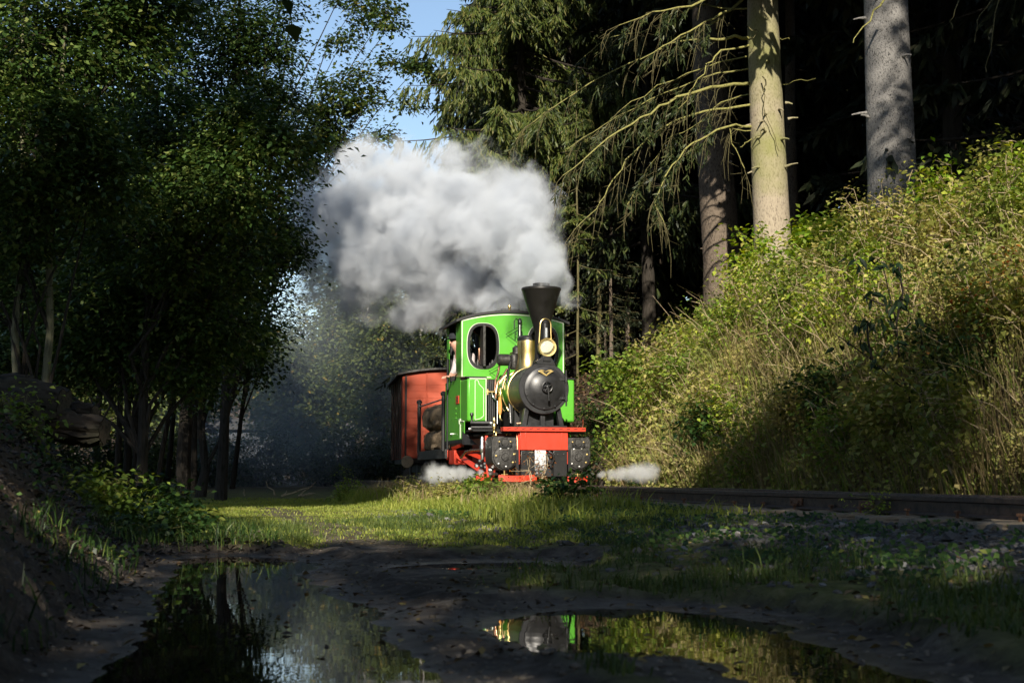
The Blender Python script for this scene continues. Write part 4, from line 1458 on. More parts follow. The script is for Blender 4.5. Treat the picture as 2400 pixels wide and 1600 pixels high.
def crown_np(blobs, per, size, cr, flat=.55, shell=.45, droop=.3, twigs=None, tight=1.0):
    """leaf clusters spread through ellipsoid blobs: [(centre, (rx, ry, rz), clusters)]"""
    Ps, Ns, As = [], [], []
    if tight != 1.0:
        per = int(per / tight)
        blobs = [(c, r, max(2, int(n * tight))) for c, r, n in blobs]
    for c, rad, ncl in blobs:
        u = unit(rng.normal(0, 1, (ncl, 3)))
        r = rng.uniform(shell ** 3, 1.05, (ncl, 1)) ** (1 / 3)
        cc = np.array(c) + u * r * np.array(rad)
        if twigs is not None:
            for q in cc[:: max(1, ncl // 14)]:
                twigs.append((Vector(c), Vector(q)))
        k = np.repeat(np.arange(ncl), per)
        sc = rng.uniform(.6, 1.3, ncl)[k][:, None]
        off = rng.normal(0, 1, (len(k), 3)) * np.array([cr, cr, cr * flat]) * sc
        off[:, 2] -= (off[:, 0] ** 2 + off[:, 1] ** 2) * .25 / cr * droop
        P = cc[k] + off
        N = np.c_[rng.normal(0, .55, (len(k), 2)), np.ones(len(k))] + .35 * u[k]
        A = unit(off + 1e-6) * .6 + u[k] * .5 + rng.normal(0, .5, (len(k), 3)) + np.array([0, 0, -droop])
        Ps.append(P); Ns.append(N); As.append(A)
    P, N, A = np.concatenate(Ps), np.concatenate(Ns), np.concatenate(As)
    return leaves_np(P, size * rng.uniform(.65, 1.25, len(P)), N, A)


def wobble(a, b, n, amp, sag=0.0):
    a, b = Vector(a), Vector(b)
    out = []
    for i in range(n + 1):
        t = i / n
        p = a.lerp(b, t)
        e = math.sin(math.pi * t)
        p += Vector((random.gauss(0, amp), random.gauss(0, amp), random.gauss(0, amp * .4))) * e
        p.z += sag * e
        out.append(p)
    return out


def broadleaf(name, label, x, y, blobs, per, size, cr, leaf, bark, r0=.16, stems=((0, 0),), group=None, cat='tree', lean=0.0, shell=.45, sink=.1, tight=1.0):
    z = tz(x, y)
    t = empty(name, (x, y, z), 0, label, cat, group)
    tw = []
    V, F = crown_np(blobs, per, size, cr, shell=shell, twigs=tw, tight=tight)
    V = V - np.array([x, y, z])
    link('crown', npmesh('crown', V, F), leaf, t)
    top = max(b[0][2] for b in blobs)
    mb = MB()
    lb = MB()
    org = Vector((x, y, z))
    cen = Vector(np.mean([b[0] for b in blobs], axis=0))
    for sx, sy in stems:
        a = Vector((sx, sy, -sink))
        wob = .10 if r0 > .09 else .035
        b = Vector(((cen.x - x) * .5 + sx * 2.2, (cen.y - y) * .5 + sy, top - z))
        pts = wobble(a, b, 7, wob)
        mb.tube(pts, [r0 * (1 - .8 * i / 7) * (1.25 if i == 0 else 1) for i in range(8)], 10)
        for c, rad, _ in blobs:
            k = max(1, min(6, int((c[2] - z) / max(.1, top - z) * 7) - 2))
            lb.tube(wobble(pts[k], Vector(c) - org, 4, .12, .15), [r0 * .42, r0 * .34, r0 * .26, r0 * .18, r0 * .1], 6)
    for a, b in tw:
        lb.tube(wobble(a - org, b - org, 2, .05, .05), [r0 * .13, r0 * .09, r0 * .04], 4, caps=False)
    mb.build('trunk', bark, t)
    lb.build('limbs', BARK_DARK if bark in (BARK_GREEN, BARK_BIRCH) else bark, t)
    return t


def P3(px, py, Y):
    return tuple(at(px, py, Y))


def blob(px, py, Y, rpx, n, flat=.8, deep=.8):
    r = rpx / FPX * Y
    return (P3(px, py, Y), (r, r * deep, r * flat), n)


# left: the big leafy trees over the path
broadleaf('alder_tree', 'near twin stemmed leafy tree at the left edge with pale grey stems', *(lambda p: (p.x, p.y))(on_z(40, 950, 1.1) * 0 + Vector((P3(62, 900, 17)[0], 17, 0))),
          [blob(60, 90, 17, 190, 95), blob(250, 90, 17.4, 150, 70), blob(70, 330, 16.6, 190, 100), blob(210, 420, 16.8, 130, 60), blob(-160, 250, 17, 230, 60),
           blob(40, 520, 16.8, 110, 36), blob(350, 20, 17.5, 110, 46), blob(100, -160, 17.3, 260, 90), blob(-90, 620, 17, 150, 24), blob(60, 700, 17, 60, 6)],
          62, .085, .20, LEAF_LIT, BARK_GREEN, .06, ((-.09, 0), (.14, .05)), shell=.5, tight=.55)
broadleaf('alder_tree', 'broad leafy tree reaching over the path towards the steam cloud', P3(330, 1000, 20)[0], 20,
          [blob(400, 330, 19.6, 150, 70), blob(560, 330, 19, 120, 60), blob(650, 335, 18.6, 70, 34), blob(440, 450, 19, 140, 66), blob(540, 440, 18.6, 90, 40),
           blob(330, 560, 20, 170, 60), blob(420, 600, 19.4, 90, 28), blob(300, 250, 20.4, 190, 60), blob(570, 590, 20, 110, 30), blob(480, 720, 20.4, 130, 44), blob(330, 760, 20.4, 150, 44), blob(230, 700, 20.6, 150, 40), blob(420, 830, 20.8, 130, 60), blob(260, 820, 20.8, 140, 64), blob(120, 760, 20.6, 150, 60), blob(20, 850, 20.6, 110, 40), blob(560, 760, 21.4, 80, 30), blob(340, 690, 20.6, 150, 50)],
          62, .088, .22, LEAF_LIT, BARK_DARK, .085, shell=.5, tight=.55)
broadleaf('alder_tree', 'tall dense tree behind the path, dark against the sky at upper left', P3(520, 1000, 25)[0], 25,
          [blob(520, 130, 25, 190, 90), blob(590, 90, 25, 95, 46), blob(430, 30, 25.5, 200, 70), blob(612, 250, 24.5, 78, 36), blob(560, 260, 25, 150, 60), blob(560, -120, 25, 200, 60),
           blob(660, 20, 25, 34, 8), blob(620, 470, 25, 110, 44), blob(640, 560, 24.6, 80, 34), blob(560, 560, 25.5, 130, 50)],
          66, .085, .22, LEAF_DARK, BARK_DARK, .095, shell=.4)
broadleaf('alder_tree', 'shady tree whose low dark branches hang beside the distant birches', P3(470, 1050, 27)[0], 27,
          [blob(560, 640, 27, 110, 50), blob(625, 590, 26.6, 55, 26), blob(590, 740, 27, 75, 34), blob(560, 820, 27, 80, 32), blob(470, 720, 27.4, 150, 50), blob(590, 860, 26.8, 42, 12), blob(470, 880, 27, 110, 26),
           blob(380, 640, 28, 190, 60)],
          62, .09, .22, LEAF_DARK, BARK_DARK, .095, shell=.35)
for i, (px, Y, ht, lab) in enumerate(((120, 31, 8.5, 'dark bushy tree deep in the shade behind the log pile'), (330, 33, 9.0, 'dark tree with thin bare trunk left of the path end'),
                                      (-120, 26, 9.5, 'dark leafy tree cut off by the left edge, deepest in shade'), (230, 40, 12, 'tall dark tree farthest back above the log pile'))):
    bl = [blob(px + dx, py, Y, r, n) for dx, py, r, n in () if py > 300 or px < 300] if False else [blob(px + dx, py, Y, r, n) for dx, py, r, n in (q for q in ((0, 700, 150, 50), (-100, 560, 170, 56), (90, 560, 170, 56), (0, 380, 200, 70), (-60, 830, 120, 26), (110, 800, 120, 26), (60, 180, 200, 60), (-90, 60, 190, 44)) if q[1] > 300 or px < 200)]
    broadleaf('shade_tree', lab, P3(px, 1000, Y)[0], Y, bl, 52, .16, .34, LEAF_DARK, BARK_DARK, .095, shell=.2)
# thin dark trunks under the canopy
thin = [(278, 29, .06), (300, 29.4, .07), (322, 30, .06), (371, 30, .05, ), (432, 28, .13), (455, 30, .06), (395, 34, .06)]
for i, q in enumerate(thin):
    px, Y, r = q[0], q[1], q[2]
    x = P3(px, 1000, Y)[0]
    t = empty('thin_tree', (x, Y, tz(x, Y)), 0, 'slender bare dark trunk standing in the shade under the left canopy', 'tree', 'thin trunks under the left canopy')
    lean = (.0, .0, -.02, .16, 0, .03, .05)[i]
    MB().tube(wobble((0, 0, -.1), (lean * 4, .2, 5.2), 6, .04), [r * (1.2 - .1 * k) for k in range(7)], 8).build('trunk', BARK_DARK, t)
    V, F = crown_np([((x + lean * 4, Y + .2, tz(x, Y) + 5.4), (.8, .8, .8), 10)], 30, .12, .25)
    link('crown', npmesh('crown', V - np.array([x, Y, tz(x, Y)]), F), LEAF_DARK, t)

# overhanging tree against the sky in the middle
broadleaf('overhanging_tree', 'tree with open leafy boughs against the blue sky left of the spruce', P3(545, 1050, 33)[0], 33,
          [blob(800, 100, 31, 36, 6), blob(825, 25, 31, 60, 14), blob(905, 30, 30.5, 40, 6), blob(915, 60, 30.4, 26, 4), blob(850, 190, 30.6, 42, 9), blob(800, 215, 30.6, 52, 16), blob(775, 285, 31, 62, 22), blob(860, 250, 30.6, 40, 9),
           blob(930, 150, 30, 36, 7), blob(985, 150, 29.8, 34, 7), blob(960, 240, 30, 22, 4), blob(890, 320, 30.4, 36, 6), blob(745, 250, 31.5, 34, 8), blob(700, 380, 31.5, 70, 26), blob(690, 480, 31.5, 80, 30), blob(745, 320, 31.4, 50, 16), blob(670, 130, 32, 30, 5), blob(850, -60, 31, 110, 22), blob(800, 350, 31, 50, 10), blob(680, 590, 31.5, 50, 12)],
          60, .105, .18, LEAF_MID, BARK_DARK, .055, shell=.2)

# birches and bushes far back, hazy
bsp = [('birch_tree', 'hazy birch with pale trunk farthest left in the distant clearing', 650, 50, 800, 70, (.0, .0)),
       ('birch_tree', 'hazy birch with drooping light green crown in the middle distance', 775, 52, 640, 110, (0, 0)),
       ('birch_tree', 'olive birch behind the red van, partly veiled by steam', 860, 50, 660, 120, (0, 0)),
       ('birch_tree', 'birch with hanging sprays directly left of the red van', 900, 44, 760, 80, (0, 0)),
       ('birch_tree', 'young bright green tree low in the distant clearing', 690, 45, 850, 70, (0, 0)),
       ('birch_tree', 'distant tree hidden mostly by the steam cloud', 990, 54, 600, 150, (0, 0))]
for nm, lab, px, Y, py, r, _ in bsp:
    b = [blob(px, py + r * .6, Y, r, 34), blob(px - r * .6, py + r * 1.4, Y, r * .8, 26), blob(px + r * .6, py + r * 1.5, Y + .6, r * .8, 26), blob(px, py + r * 2.2, Y - .6, r * .9, 28), blob(px + r * .2, py + r * 3.0, Y, r * .8, 16),
         blob(px - r * .1, py + r * .05, Y, r * .5, 12)]
    broadleaf(nm, lab, P3(px, 1050, Y)[0], Y, b, 62, .16, .36, LEAF_BACK, BARK_BIRCH, .12, shell=.3)
# woodland beyond, copies of one tree
wp = broadleaf('woodland_tree', 'dim green woodland tree far behind the clearing', P3(470, 1060, 75)[0], 75,
               [blob(470, 700, 75, 70, 30), blob(440, 800, 75, 80, 30), blob(510, 800, 75, 80, 30), blob(470, 900, 75, 80, 30), blob(470, 980, 75, 80, 24)], 60, .26, .6, LEAF_BACK, BARK_DARK, .2, group='woodland trees beyond the clearing', shell=.2)
for px, Y, sc in ((430, 78, 1.0), (250, 82, 1.4), (60, 80, 1.5), (-120, 78, 1.5), (690, 84, .55), (800, 80, .85), (900, 84, 1.0), (1010, 80, 1.15), (340, 60, 1.0), (150, 62, 1.2)):
    c = copy_tree(wp)
    c.location = (P3(px, 1060, Y)[0], Y, tz(P3(px, 1060, Y)[0], Y))
    c.scale = (sc, sc, sc * rng.uniform(.9, 1.1))
    c.rotation_euler = (0, 0, rng.uniform(0, 6.28))
# bushes along the end of the path in the shade
for i, (px, Y, rr, lab) in enumerate(((600, 40, 95, 'dark low bush in haze beyond the left end of the track'), (760, 41, 90, 'dark round bush in haze midway along the clearing edge'), (880, 42, 80, 'dark bush right against the back of the red van'),
                                 (480, 38, 90, 'dark bush at the end of the shaded path'), (250, 33, 110, 'dark bush below the tall trees left of the path end'), (60, 30, 120, 'dark bush behind the log pile at the left edge'), (360, 36, 60, 'sunlit green bush glimpsed between thin dark trunks'))):
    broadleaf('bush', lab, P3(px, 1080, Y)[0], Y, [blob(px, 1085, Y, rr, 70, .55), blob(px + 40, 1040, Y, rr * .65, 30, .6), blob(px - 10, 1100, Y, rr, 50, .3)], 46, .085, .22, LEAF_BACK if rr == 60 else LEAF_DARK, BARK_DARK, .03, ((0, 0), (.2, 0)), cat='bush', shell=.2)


def spruce_np(z0, z1, rad, nbr, nsec, ncard, clen, cwid, hang=.5, jitter=.25, az=None, low=1.0):
    """needle sprays and branch polylines of a spruce crown, trunk at the origin"""
    tb = np.sort(rng.uniform(0, 1, nbr))
    zz = z0 + (z1 - z0) * tb
    a = rng.uniform(0, 2 * np.pi, nbr) if az is None else rng.uniform(az[0], az[1], nbr)
    Ln = rad * (1.02 - tb) ** .75 * rng.uniform(.7, 1.12, nbr)
    out = np.c_[np.cos(a), np.sin(a), np.zeros(nbr)]
    lat = np.c_[-np.sin(a), np.cos(a), np.zeros(nbr)]
    def path(bi, t):
        L_ = Ln[bi][:, None]
        return np.c_[np.zeros((len(bi), 2)), zz[bi]] + out[bi] * L_ * t[:, None] + np.array([0, 0, 1]) * (L_[:, 0] * (-.42 * t + .20 * t * t))[:, None]
    bi = np.repeat(np.arange(nbr), nsec)
    t = rng.uniform(.12, 1.0, len(bi))
    root = path(bi, t)
    side = rng.choice([-1, 1], len(bi))
    sl = np.minimum(.85, Ln[bi] * .34) * (1.1 - .65 * t) * rng.uniform(.6, 1.25, len(bi))
    D = unit(lat[bi] * side[:, None] * rng.uniform(.35, .9, (len(bi), 1)) + out[bi] * .45 + np.array([0, 0, -1.0]) * (hang * rng.uniform(.3, 1.5, (len(bi), 1))))
    si = np.repeat(np.arange(len(bi)), ncard)
    u = rng.uniform(0, 1, len(si))
    P = root[si] + D[si] * (sl[si] * u)[:, None] + np.array([0, 0, -1]) * (.25 * hang * sl[si] * u * u)[:, None]
    C = unit(D[si] * .9 + rng.normal(0, .42, (len(si), 3)) + np.array([0, 0, -.25 - .5 * hang]))
    V, F = needles_np(P, C, clen * rng.uniform(.6, 1.3, len(si)), np.full(len(si), cwid))
    polys = []
    for i in range(nbr):
        tt = np.linspace(0, .97, 6)
        polys.append((path(np.full(6, i), tt), .010 + .010 * Ln[i]))
    return V, F, polys


def spruce(name, label, x, y, z0, z1, rad, r0, crown, bark, needle, group=None, cat='spruce tree', base=None, lean=(0, 0)):
    zb = tz(x, y) if base is None else base
    t = empty(name, (x, y, zb), 0, label, cat, group)
    H = z1 + .6
    n = 12
    pts = [Vector((lean[0] * (i / n) + .02 * math.sin(i * 1.7), lean[1] * (i / n), -.25 + (H + .25) * i / n)) for i in range(n + 1)]
    rs = [r0 * (1.18 if i == 0 else 1.0 - .85 * (i / n) ** 1.1) for i in range(n + 1)]
    MB().tube(pts, rs, 24, caps=False).build('trunk', bark, t, smooth=70)
    V, F, polys = spruce_np(z0, z1, rad, **crown)
    link('crown', npmesh('crown', V + np.array([lean[0] * .6, lean[1] * .6, 0]), F), needle, t)
    mb = MB()
    for pl_, r in polys:
        mb.tube([tuple(p + np.array([lean[0] * .6, lean[1] * .6, 0])) for p in pl_], [r, r * .85, r * .7, r * .5, r * .35, r * .15], 5, caps=False)
    mb.build('branches', bark, t)['kind'] = 'stuff'
    return t


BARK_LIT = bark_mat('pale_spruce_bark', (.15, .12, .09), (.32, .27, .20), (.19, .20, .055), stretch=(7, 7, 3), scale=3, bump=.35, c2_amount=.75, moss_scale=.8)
BARK_GREY = bark_mat('speckled_grey_bark', (.022, .021, .021), (.22, .21, .20), stretch=(8, 8, 5), scale=3.2, bump=.6)
BARK_BROWN = bark_mat('brown_spruce_bark', (.032, .026, .021), (.15, .118, .09), stretch=(8, 8, 3), scale=3, bump=.6)
BARK_BRANCH = bark_mat('mossy_dead_branch', (.09, .08, .03), (.26, .245, .085), stretch=(4, 4, 4), scale=4, bump=.3)
BARK_TWIG = bark_mat('dead_twig', (.035, .030, .015), (.12, .105, .05), stretch=(4, 4, 4), scale=4, bump=.2)


def big_trunk(name, label, px_base, py_base, Y, wpx, ptop, crown_kw, bark, z0=9.0):
    b = at(px_base, py_base, Y)
    tp = at(ptop, 0, Y)
    base = tz(b.x, Y)
    H = 20.0
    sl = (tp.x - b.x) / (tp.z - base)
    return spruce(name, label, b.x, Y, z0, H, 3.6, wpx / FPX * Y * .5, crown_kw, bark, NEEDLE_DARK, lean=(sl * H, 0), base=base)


ck = dict(nbr=85, nsec=20, ncard=7, clen=.32, cwid=.135, hang=.5)
tree_lit = big_trunk('tall_spruce', 'sunlit pale spruce trunk with mossy dead branches reaching left', 1812, 610, 23.0, 92, 1789, ck, BARK_LIT, 6.1)
tree_brown = big_trunk('tall_spruce', 'thick reddish brown trunk half in shade behind the sunlit one', 1700, 640, 27.0, 96, 1655, ck, BARK_BROWN, 7.5)
tree_grey = big_trunk('tall_spruce', 'massive grey speckled trunk in shade with one sunlit patch', 2090, 520, 20.5, 122, 2078, ck, BARK_GREY, 6.6)
tree_thin = big_trunk('tall_spruce', 'thin shaded trunk close behind the sunlit pale trunk', 1858, 560, 29.0, 30, 1850, ck, BARK_BROWN, 11)


def dead_branch(tree, pts, r, seed, twigs=1.0, hang=1.0, moss=True, needles=0.0):
    """pts: (px, py, Y); a bare branch with hanging side twigs, one part of its tree"""
    rr = random.Random(seed)
    org = Vector(tree.location)
    P = [at(*q) - org for q in pts]
    Q = []
    for i in range(len(P) - 1):
        for k in range(3):
            p = P[i].lerp(P[i + 1], k / 3)
            if k: p += Vector((rr.gauss(0, .018), rr.gauss(0, .05), rr.gauss(0, .018)))
            Q.append(p)
    Q.append(P[-1])
    n = len(Q)
    o = MB().tube(Q, [max(.006, r * (1 - .8 * i / (n - 1))) for i in range(n)], 8).build('dead_branch', BARK_BRANCH if moss else BARK_TWIG, tree, smooth=70)
    tw = MB()
    for i in range(2, n):
        d = (Q[i] - Q[i - 1]).normalized()
        for k in range(int(rr.uniform(1.2, 3.2) * twigs)):
            s0 = Q[i - 1].lerp(Q[i], rr.random())
            lat = Vector((rr.uniform(-.3, .5), rr.choice((-1, 1)) * rr.uniform(.3, 1), 0))
            L_ = rr.uniform(.25, .85)
            d0 = (d * .8 + lat * .6 + Vector((0, 0, -.25))).normalized()
            q1 = s0 + d0 * L_ * .4
            q2 = q1 + (d0 * .5 + Vector((0, 0, -.7 * hang))) * L_ * .35
            q3 = q2 + (d0 * .25 + Vector((rr.uniform(-.2, .2), 0, -.9 * hang))) * L_ * .35
            tw.tube([s0, q1, q2, q3], [.006, .005, .0035, .002], 4, caps=False)
            for j in range(2):
                e = q1.lerp(q2, rr.random())
                tw.tube([e, e + Vector((rr.uniform(-.22, .2), rr.uniform(-.1, .1), -rr.uniform(.02, .20)))], [.0035, .0015], 3, caps=False)
    if tw.v:
        tw.build('twigs', BARK_TWIG, o, smooth=0)['kind'] = 'stuff'
    if needles:
        PP, DD = [], []
        for _ in range(int(needles * n)):
            i = rr.randrange(max(2, n // 3), n)
            s0 = Q[i - 1].lerp(Q[i], rr.random())
            L_ = rr.uniform(.25, .7)
            d0 = Vector((rr.gauss(-.25, .3), rr.gauss(0, .3), -1)).normalized()
            for j in range(26):
                u = rr.random()
                PP.append(tuple(s0 + d0 * L_ * u + Vector((rr.gauss(0, .02), rr.gauss(0, .02), 0))))
                DD.append((d0.x * .8 + rr.gauss(0, .5), d0.y * .8 + rr.gauss(0, .5), -.8 + rr.gauss(0, .3)))
        V, F = needles_np(np.array(PP), np.array(DD), rng.uniform(.07, .15, len(PP)), np.full(len(PP), .022))
        link('needles', npmesh('needles', V, F), NEEDLE_MID, o)


T1B = [([(1764, 88, 23), (1700, 92, 22.8), (1640, 92, 22.6), (1550, 108, 22.4)], .055, .5),
       ([(1764, 195, 23), (1690, 203, 22.6), (1610, 222, 22.2), (1545, 248, 21.9), (1480, 292, 21.6), (1400, 345, 21.3), (1318, 412, 21)], .050, 1.2),
       ([(1764, 245, 23), (1680, 256, 22.8), (1590, 280, 22.6), (1530, 312, 22.4), (1465, 375, 22.2), (1425, 440, 22), (1398, 490, 21.9), (1345, 540, 21.8)], .034, 1.0),
       ([(1766, 297, 23), (1725, 292, 22.8), (1660, 318, 22.5), (1605, 350, 22.3), (1560, 412, 22), (1533, 470, 21.9), (1556, 520, 21.8)], .036, 1.2),
       ([(1764, 104, 23), (1690, 118, 22.6), (1655, 150, 22.4), (1625, 205, 22.2), (1590, 255, 22)], .030, 1.0),
       ([(1745, -5, 23), (1690, 32, 22.5), (1640, 60, 22.2), (1575, 98, 22), (1500, 140, 21.8)], .042, 1.4),
       ([(1680, -15, 22.6), (1590, 18, 22.2), (1530, 28, 22), (1450, 60, 21.8)], .036, 1.3),
       ([(1766, 325, 23), (1745, 335, 22.8), (1735, 345, 22.7)], .018, .3),
       ([(1766, 306, 23), (1710, 300, 22.7), (1725, 350, 22.6), (1745, 395, 22.6)], .016, .6),
       ([(1830, 198, 23), (1860, 190, 22.8), (1912, 184, 22.6)], .016, .3),
       ([(1828, 90, 23), (1850, 92, 22.8)], .014, .2),
       ([(1764, 160, 23), (1640, 185, 23.4), (1520, 235, 23.8), (1420, 290, 24), (1330, 350, 24.2)], .026, 1.2),
       ([(1764, 130, 23.2), (1650, 160, 23.6), (1540, 200, 24), (1450, 262, 24.3), (1390, 330, 24.6)], .024, 1.4),
       ([(1764, 220, 23.2), (1690, 240, 23.6), (1620, 300, 24), (1560, 330, 24.3), (1500, 430, 24.6), (1470, 480, 24.6)], .022, 1.4),
       ([(1764, 20, 23.2), (1650, 10, 23.6), (1540, 60, 24), (1420, 90, 24.3), (1350, 150, 24.6)], .026, 1.4),
       ([(1700, 40, 23.5), (1560, 110, 24), (1430, 170, 24.4), (1300, 250, 24.8), (1230, 300, 25), (1205, 340, 25)], .030, 1.3)]
for i, (pts, r, tw) in enumerate(T1B):
    dead_branch(tree_lit, pts, r * .62, 50 + i, tw * .8, needles=.9 if tw > 1.1 else 0)
dead_branch(tree_grey, [(2078, -10, 19.6), (2040, 50, 19.4), (2000, 100, 19.3)], .018, 80, .2)
for i, (pts, r) in enumerate([([(2250, -10, 18), (2235, 40, 17.9), (2233, 70, 17.9)], .010), ([(2330, -10, 18), (2290, 50, 18), (2284, 100, 18)], .010), ([(2345, -10, 17.5), (2325, 90, 17.5), (2312, 170, 17.5)], .010)]):
    dead_branch(tree_grey, pts, r, 90 + i, .0, moss=False)
# snapped-off branch stubs
for tr, n_, zr, mt in ((tree_lit, 16, (1.0, 6.0), BARK_LIT), (tree_grey, 8, (1.5, 5.5), BARK_GREY), (tree_brown, 10, (1.0, 6.5), BARK_BROWN)):
    rr = random.Random(n_)
    r_ = {16: .31, 8: .37, 10: .38}[n_]
    for i in range(n_):
        a = rr.uniform(math.pi, 2 * math.pi); zz = rr.uniform(*zr)
        p = Vector((math.cos(a) * r_ * .9, math.sin(a) * r_ * .9, zz)); d = Vector((math.cos(a), math.sin(a), rr.uniform(-.3, .3)))
        L_ = rr.uniform(.10, .24)
        MB().tube([p, p + d * L_ * .5, p + d * L_ + Vector((0, 0, -.02))], [.028, .016, .010], 7).build('branch_stub', mt, tr, smooth=60)
# crack lines and stubs on the sunlit trunk
for i, pts in enumerate([[(1787, 180, 22.6), (1795, 192, 22.58), (1788, 212, 22.58), (1790, 250, 22.58), (1808, 300, 22.58), (1826, 355, 22.6)], [(1752, 62, 22.7), (1778, 75, 22.6), (1760, 92, 22.65)], [(1792, 300, 22.6), (1772, 320, 22.6), (1762, 350, 22.65)]]):
    dead_branch(tree_lit, pts, .012, 120 + i, .0, moss=False)

# the lit spruce with hanging sprays behind the steam
ckl = dict(nbr=175, nsec=35, ncard=25, clen=.15, cwid=.023, hang=1.05)
b = at(1222, 900, 30.0)
sp1 = spruce('spruce', 'sunlit spruce with combed hanging sprays above the steam cloud', b.x, 30.0, 5.4, 16.0, 2.9, .13, ckl, BARK_DARK, NEEDLE)
b = at(1330, 900, 33.0)
spruce('spruce', 'second spruce with drooping olive boughs behind the funnel', b.x, 33.0, 2.2, 17.0, 3.6, .22, dict(nbr=110, nsec=28, ncard=11, clen=.19, cwid=.048, hang=.95), BARK_DARK, NEEDLE_MID)
b = at(1520, 820, 30.0)
spruce('spruce', 'dark green spruce filling the gap behind the dead branches', b.x, 30.0, 2.6, 17.0, 2.9, .15, dict(nbr=110, nsec=28, ncard=11, clen=.17, cwid=.042, hang=.9), BARK_DARK, NEEDLE_MID)
b = at(1130, 950, 39.0)
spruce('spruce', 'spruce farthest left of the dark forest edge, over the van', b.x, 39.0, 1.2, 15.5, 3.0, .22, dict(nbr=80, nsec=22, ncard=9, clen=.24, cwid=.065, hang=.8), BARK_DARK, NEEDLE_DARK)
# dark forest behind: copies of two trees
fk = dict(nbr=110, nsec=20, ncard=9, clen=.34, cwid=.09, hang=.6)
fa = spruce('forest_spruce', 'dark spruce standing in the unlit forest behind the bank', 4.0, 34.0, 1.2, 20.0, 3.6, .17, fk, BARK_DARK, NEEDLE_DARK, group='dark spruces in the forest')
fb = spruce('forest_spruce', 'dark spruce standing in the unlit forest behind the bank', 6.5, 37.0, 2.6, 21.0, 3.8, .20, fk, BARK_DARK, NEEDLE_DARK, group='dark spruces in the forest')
k = 0
for row, (Y, x0, x1, st) in enumerate(((30.5, 6.3, 16, 3.1), (36, 1.4, 17, 2.6), (41, .2, 20, 2.7), (47, 1.0, 24, 3.0), (55, 2, 28, 3.4))):
    x = x0
    while x < x1:
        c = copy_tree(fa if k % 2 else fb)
        xx, yy = x + rng.uniform(-.7, .7), Y + rng.uniform(-1.5, 1.5)
        c.location = (xx, yy, tz(xx, yy))
        s = rng.uniform(.85, 1.15)
        c.scale = (s, s, s * rng.uniform(.92, 1.1))
        c.rotation_euler = (0, 0, rng.uniform(0, 6.28))
        x += st
        k += 1
for i, (xx, yy) in enumerate(((9.0, 22.5), (11.5, 18.5), (8.2, 26.0), (13.5, 24), (10.2, 13.5))):
    c = copy_tree(fa if i % 2 else fb)
    c.location = (xx, yy, tz(xx, yy)); c.rotation_euler = (0, 0, i * 1.3)
# thin pale stems at the forest edge right of the engine
for i, (px, py, Y, r, ln_) in enumerate(((1354, 830, 27, .028, .0), (1402, 800, 30, .06, .1), (1432, 800, 30, .045, .0), (1420, 800, 31, .04, -.05), (1470, 790, 32, .06, 0), (1546, 760, 33, .07, .1))):
    b = at(px, py, Y)
    z = tz(b.x, Y)
    t = empty('slender_spruce', (b.x, Y, z), 0, 'slender dead spruce stem standing in shade between engine and bank' if i else 'thinnest pale stem just right of the green cab', 'spruce tree', 'slender stems at the forest edge' if i else None)
    MB().tube(wobble((0, 0, -.2), (ln_, 0, 6.0), 6, .02), [r * (1 - .12 * q) for q in range(7)], 8).build('trunk', BARK_TWIG if i < 2 else BARK_BROWN, t)
    V, F, polys = spruce_np(.6, 6.0, .9, 46, 9, 6, .13, .035, hang=.5)
    keep = rng.random(len(F)) < (.30 if i else .45)
    link('crown', npmesh('crown', V, F[keep]), NEEDLE if i == 0 else NEEDLE_DARK, t)
    mb = MB()
    for pl_, rr in polys:
        mb.tube([tuple(p) for p in pl_], [rr * .5, rr * .4, rr * .3, rr * .25, rr * .2, rr * .1], 4, caps=False)
    mb.build('branches', BARK_TWIG, t)['kind'] = 'stuff'

# ------------------------------------------------------------------ added unseen trees round the camera, crowns shaped for the shade they cast
SHADE_LEAF = leaf_mat('shade_leaves', [(0, (.02, .04, .01)), (1, (.07, .10, .03))], .25, .5)
TE = math.tan(R(SUN_EL))


def sunward(p, Y):
    k = (p[1] - Y)
    return Vector((p[0] + SUN_DIR.x / -SUN_DIR.y * k, Y, p[2] + TE * k))


def shade_tree(label, Y, blobs, per=36, size=.22, cr=.45, shell=.0):
    """blobs: (xs, zs, rx, rz, n) in the plane y = 0 seen along the sun, moved to depth Y behind the camera"""
    bl = []
    for xs_, zs_, rx, rz, n in blobs:
        c = sunward((xs_, 0, zs_), Y)
        bl.append((tuple(c), (rx, 1.6, rz), n))
    x = np.mean([q[0][0] for q in bl])
    return broadleaf('unseen_shade_tree', label, x, Y, bl, per, size, cr, SHADE_LEAF, BARK_DARK, .16, shell=shell)


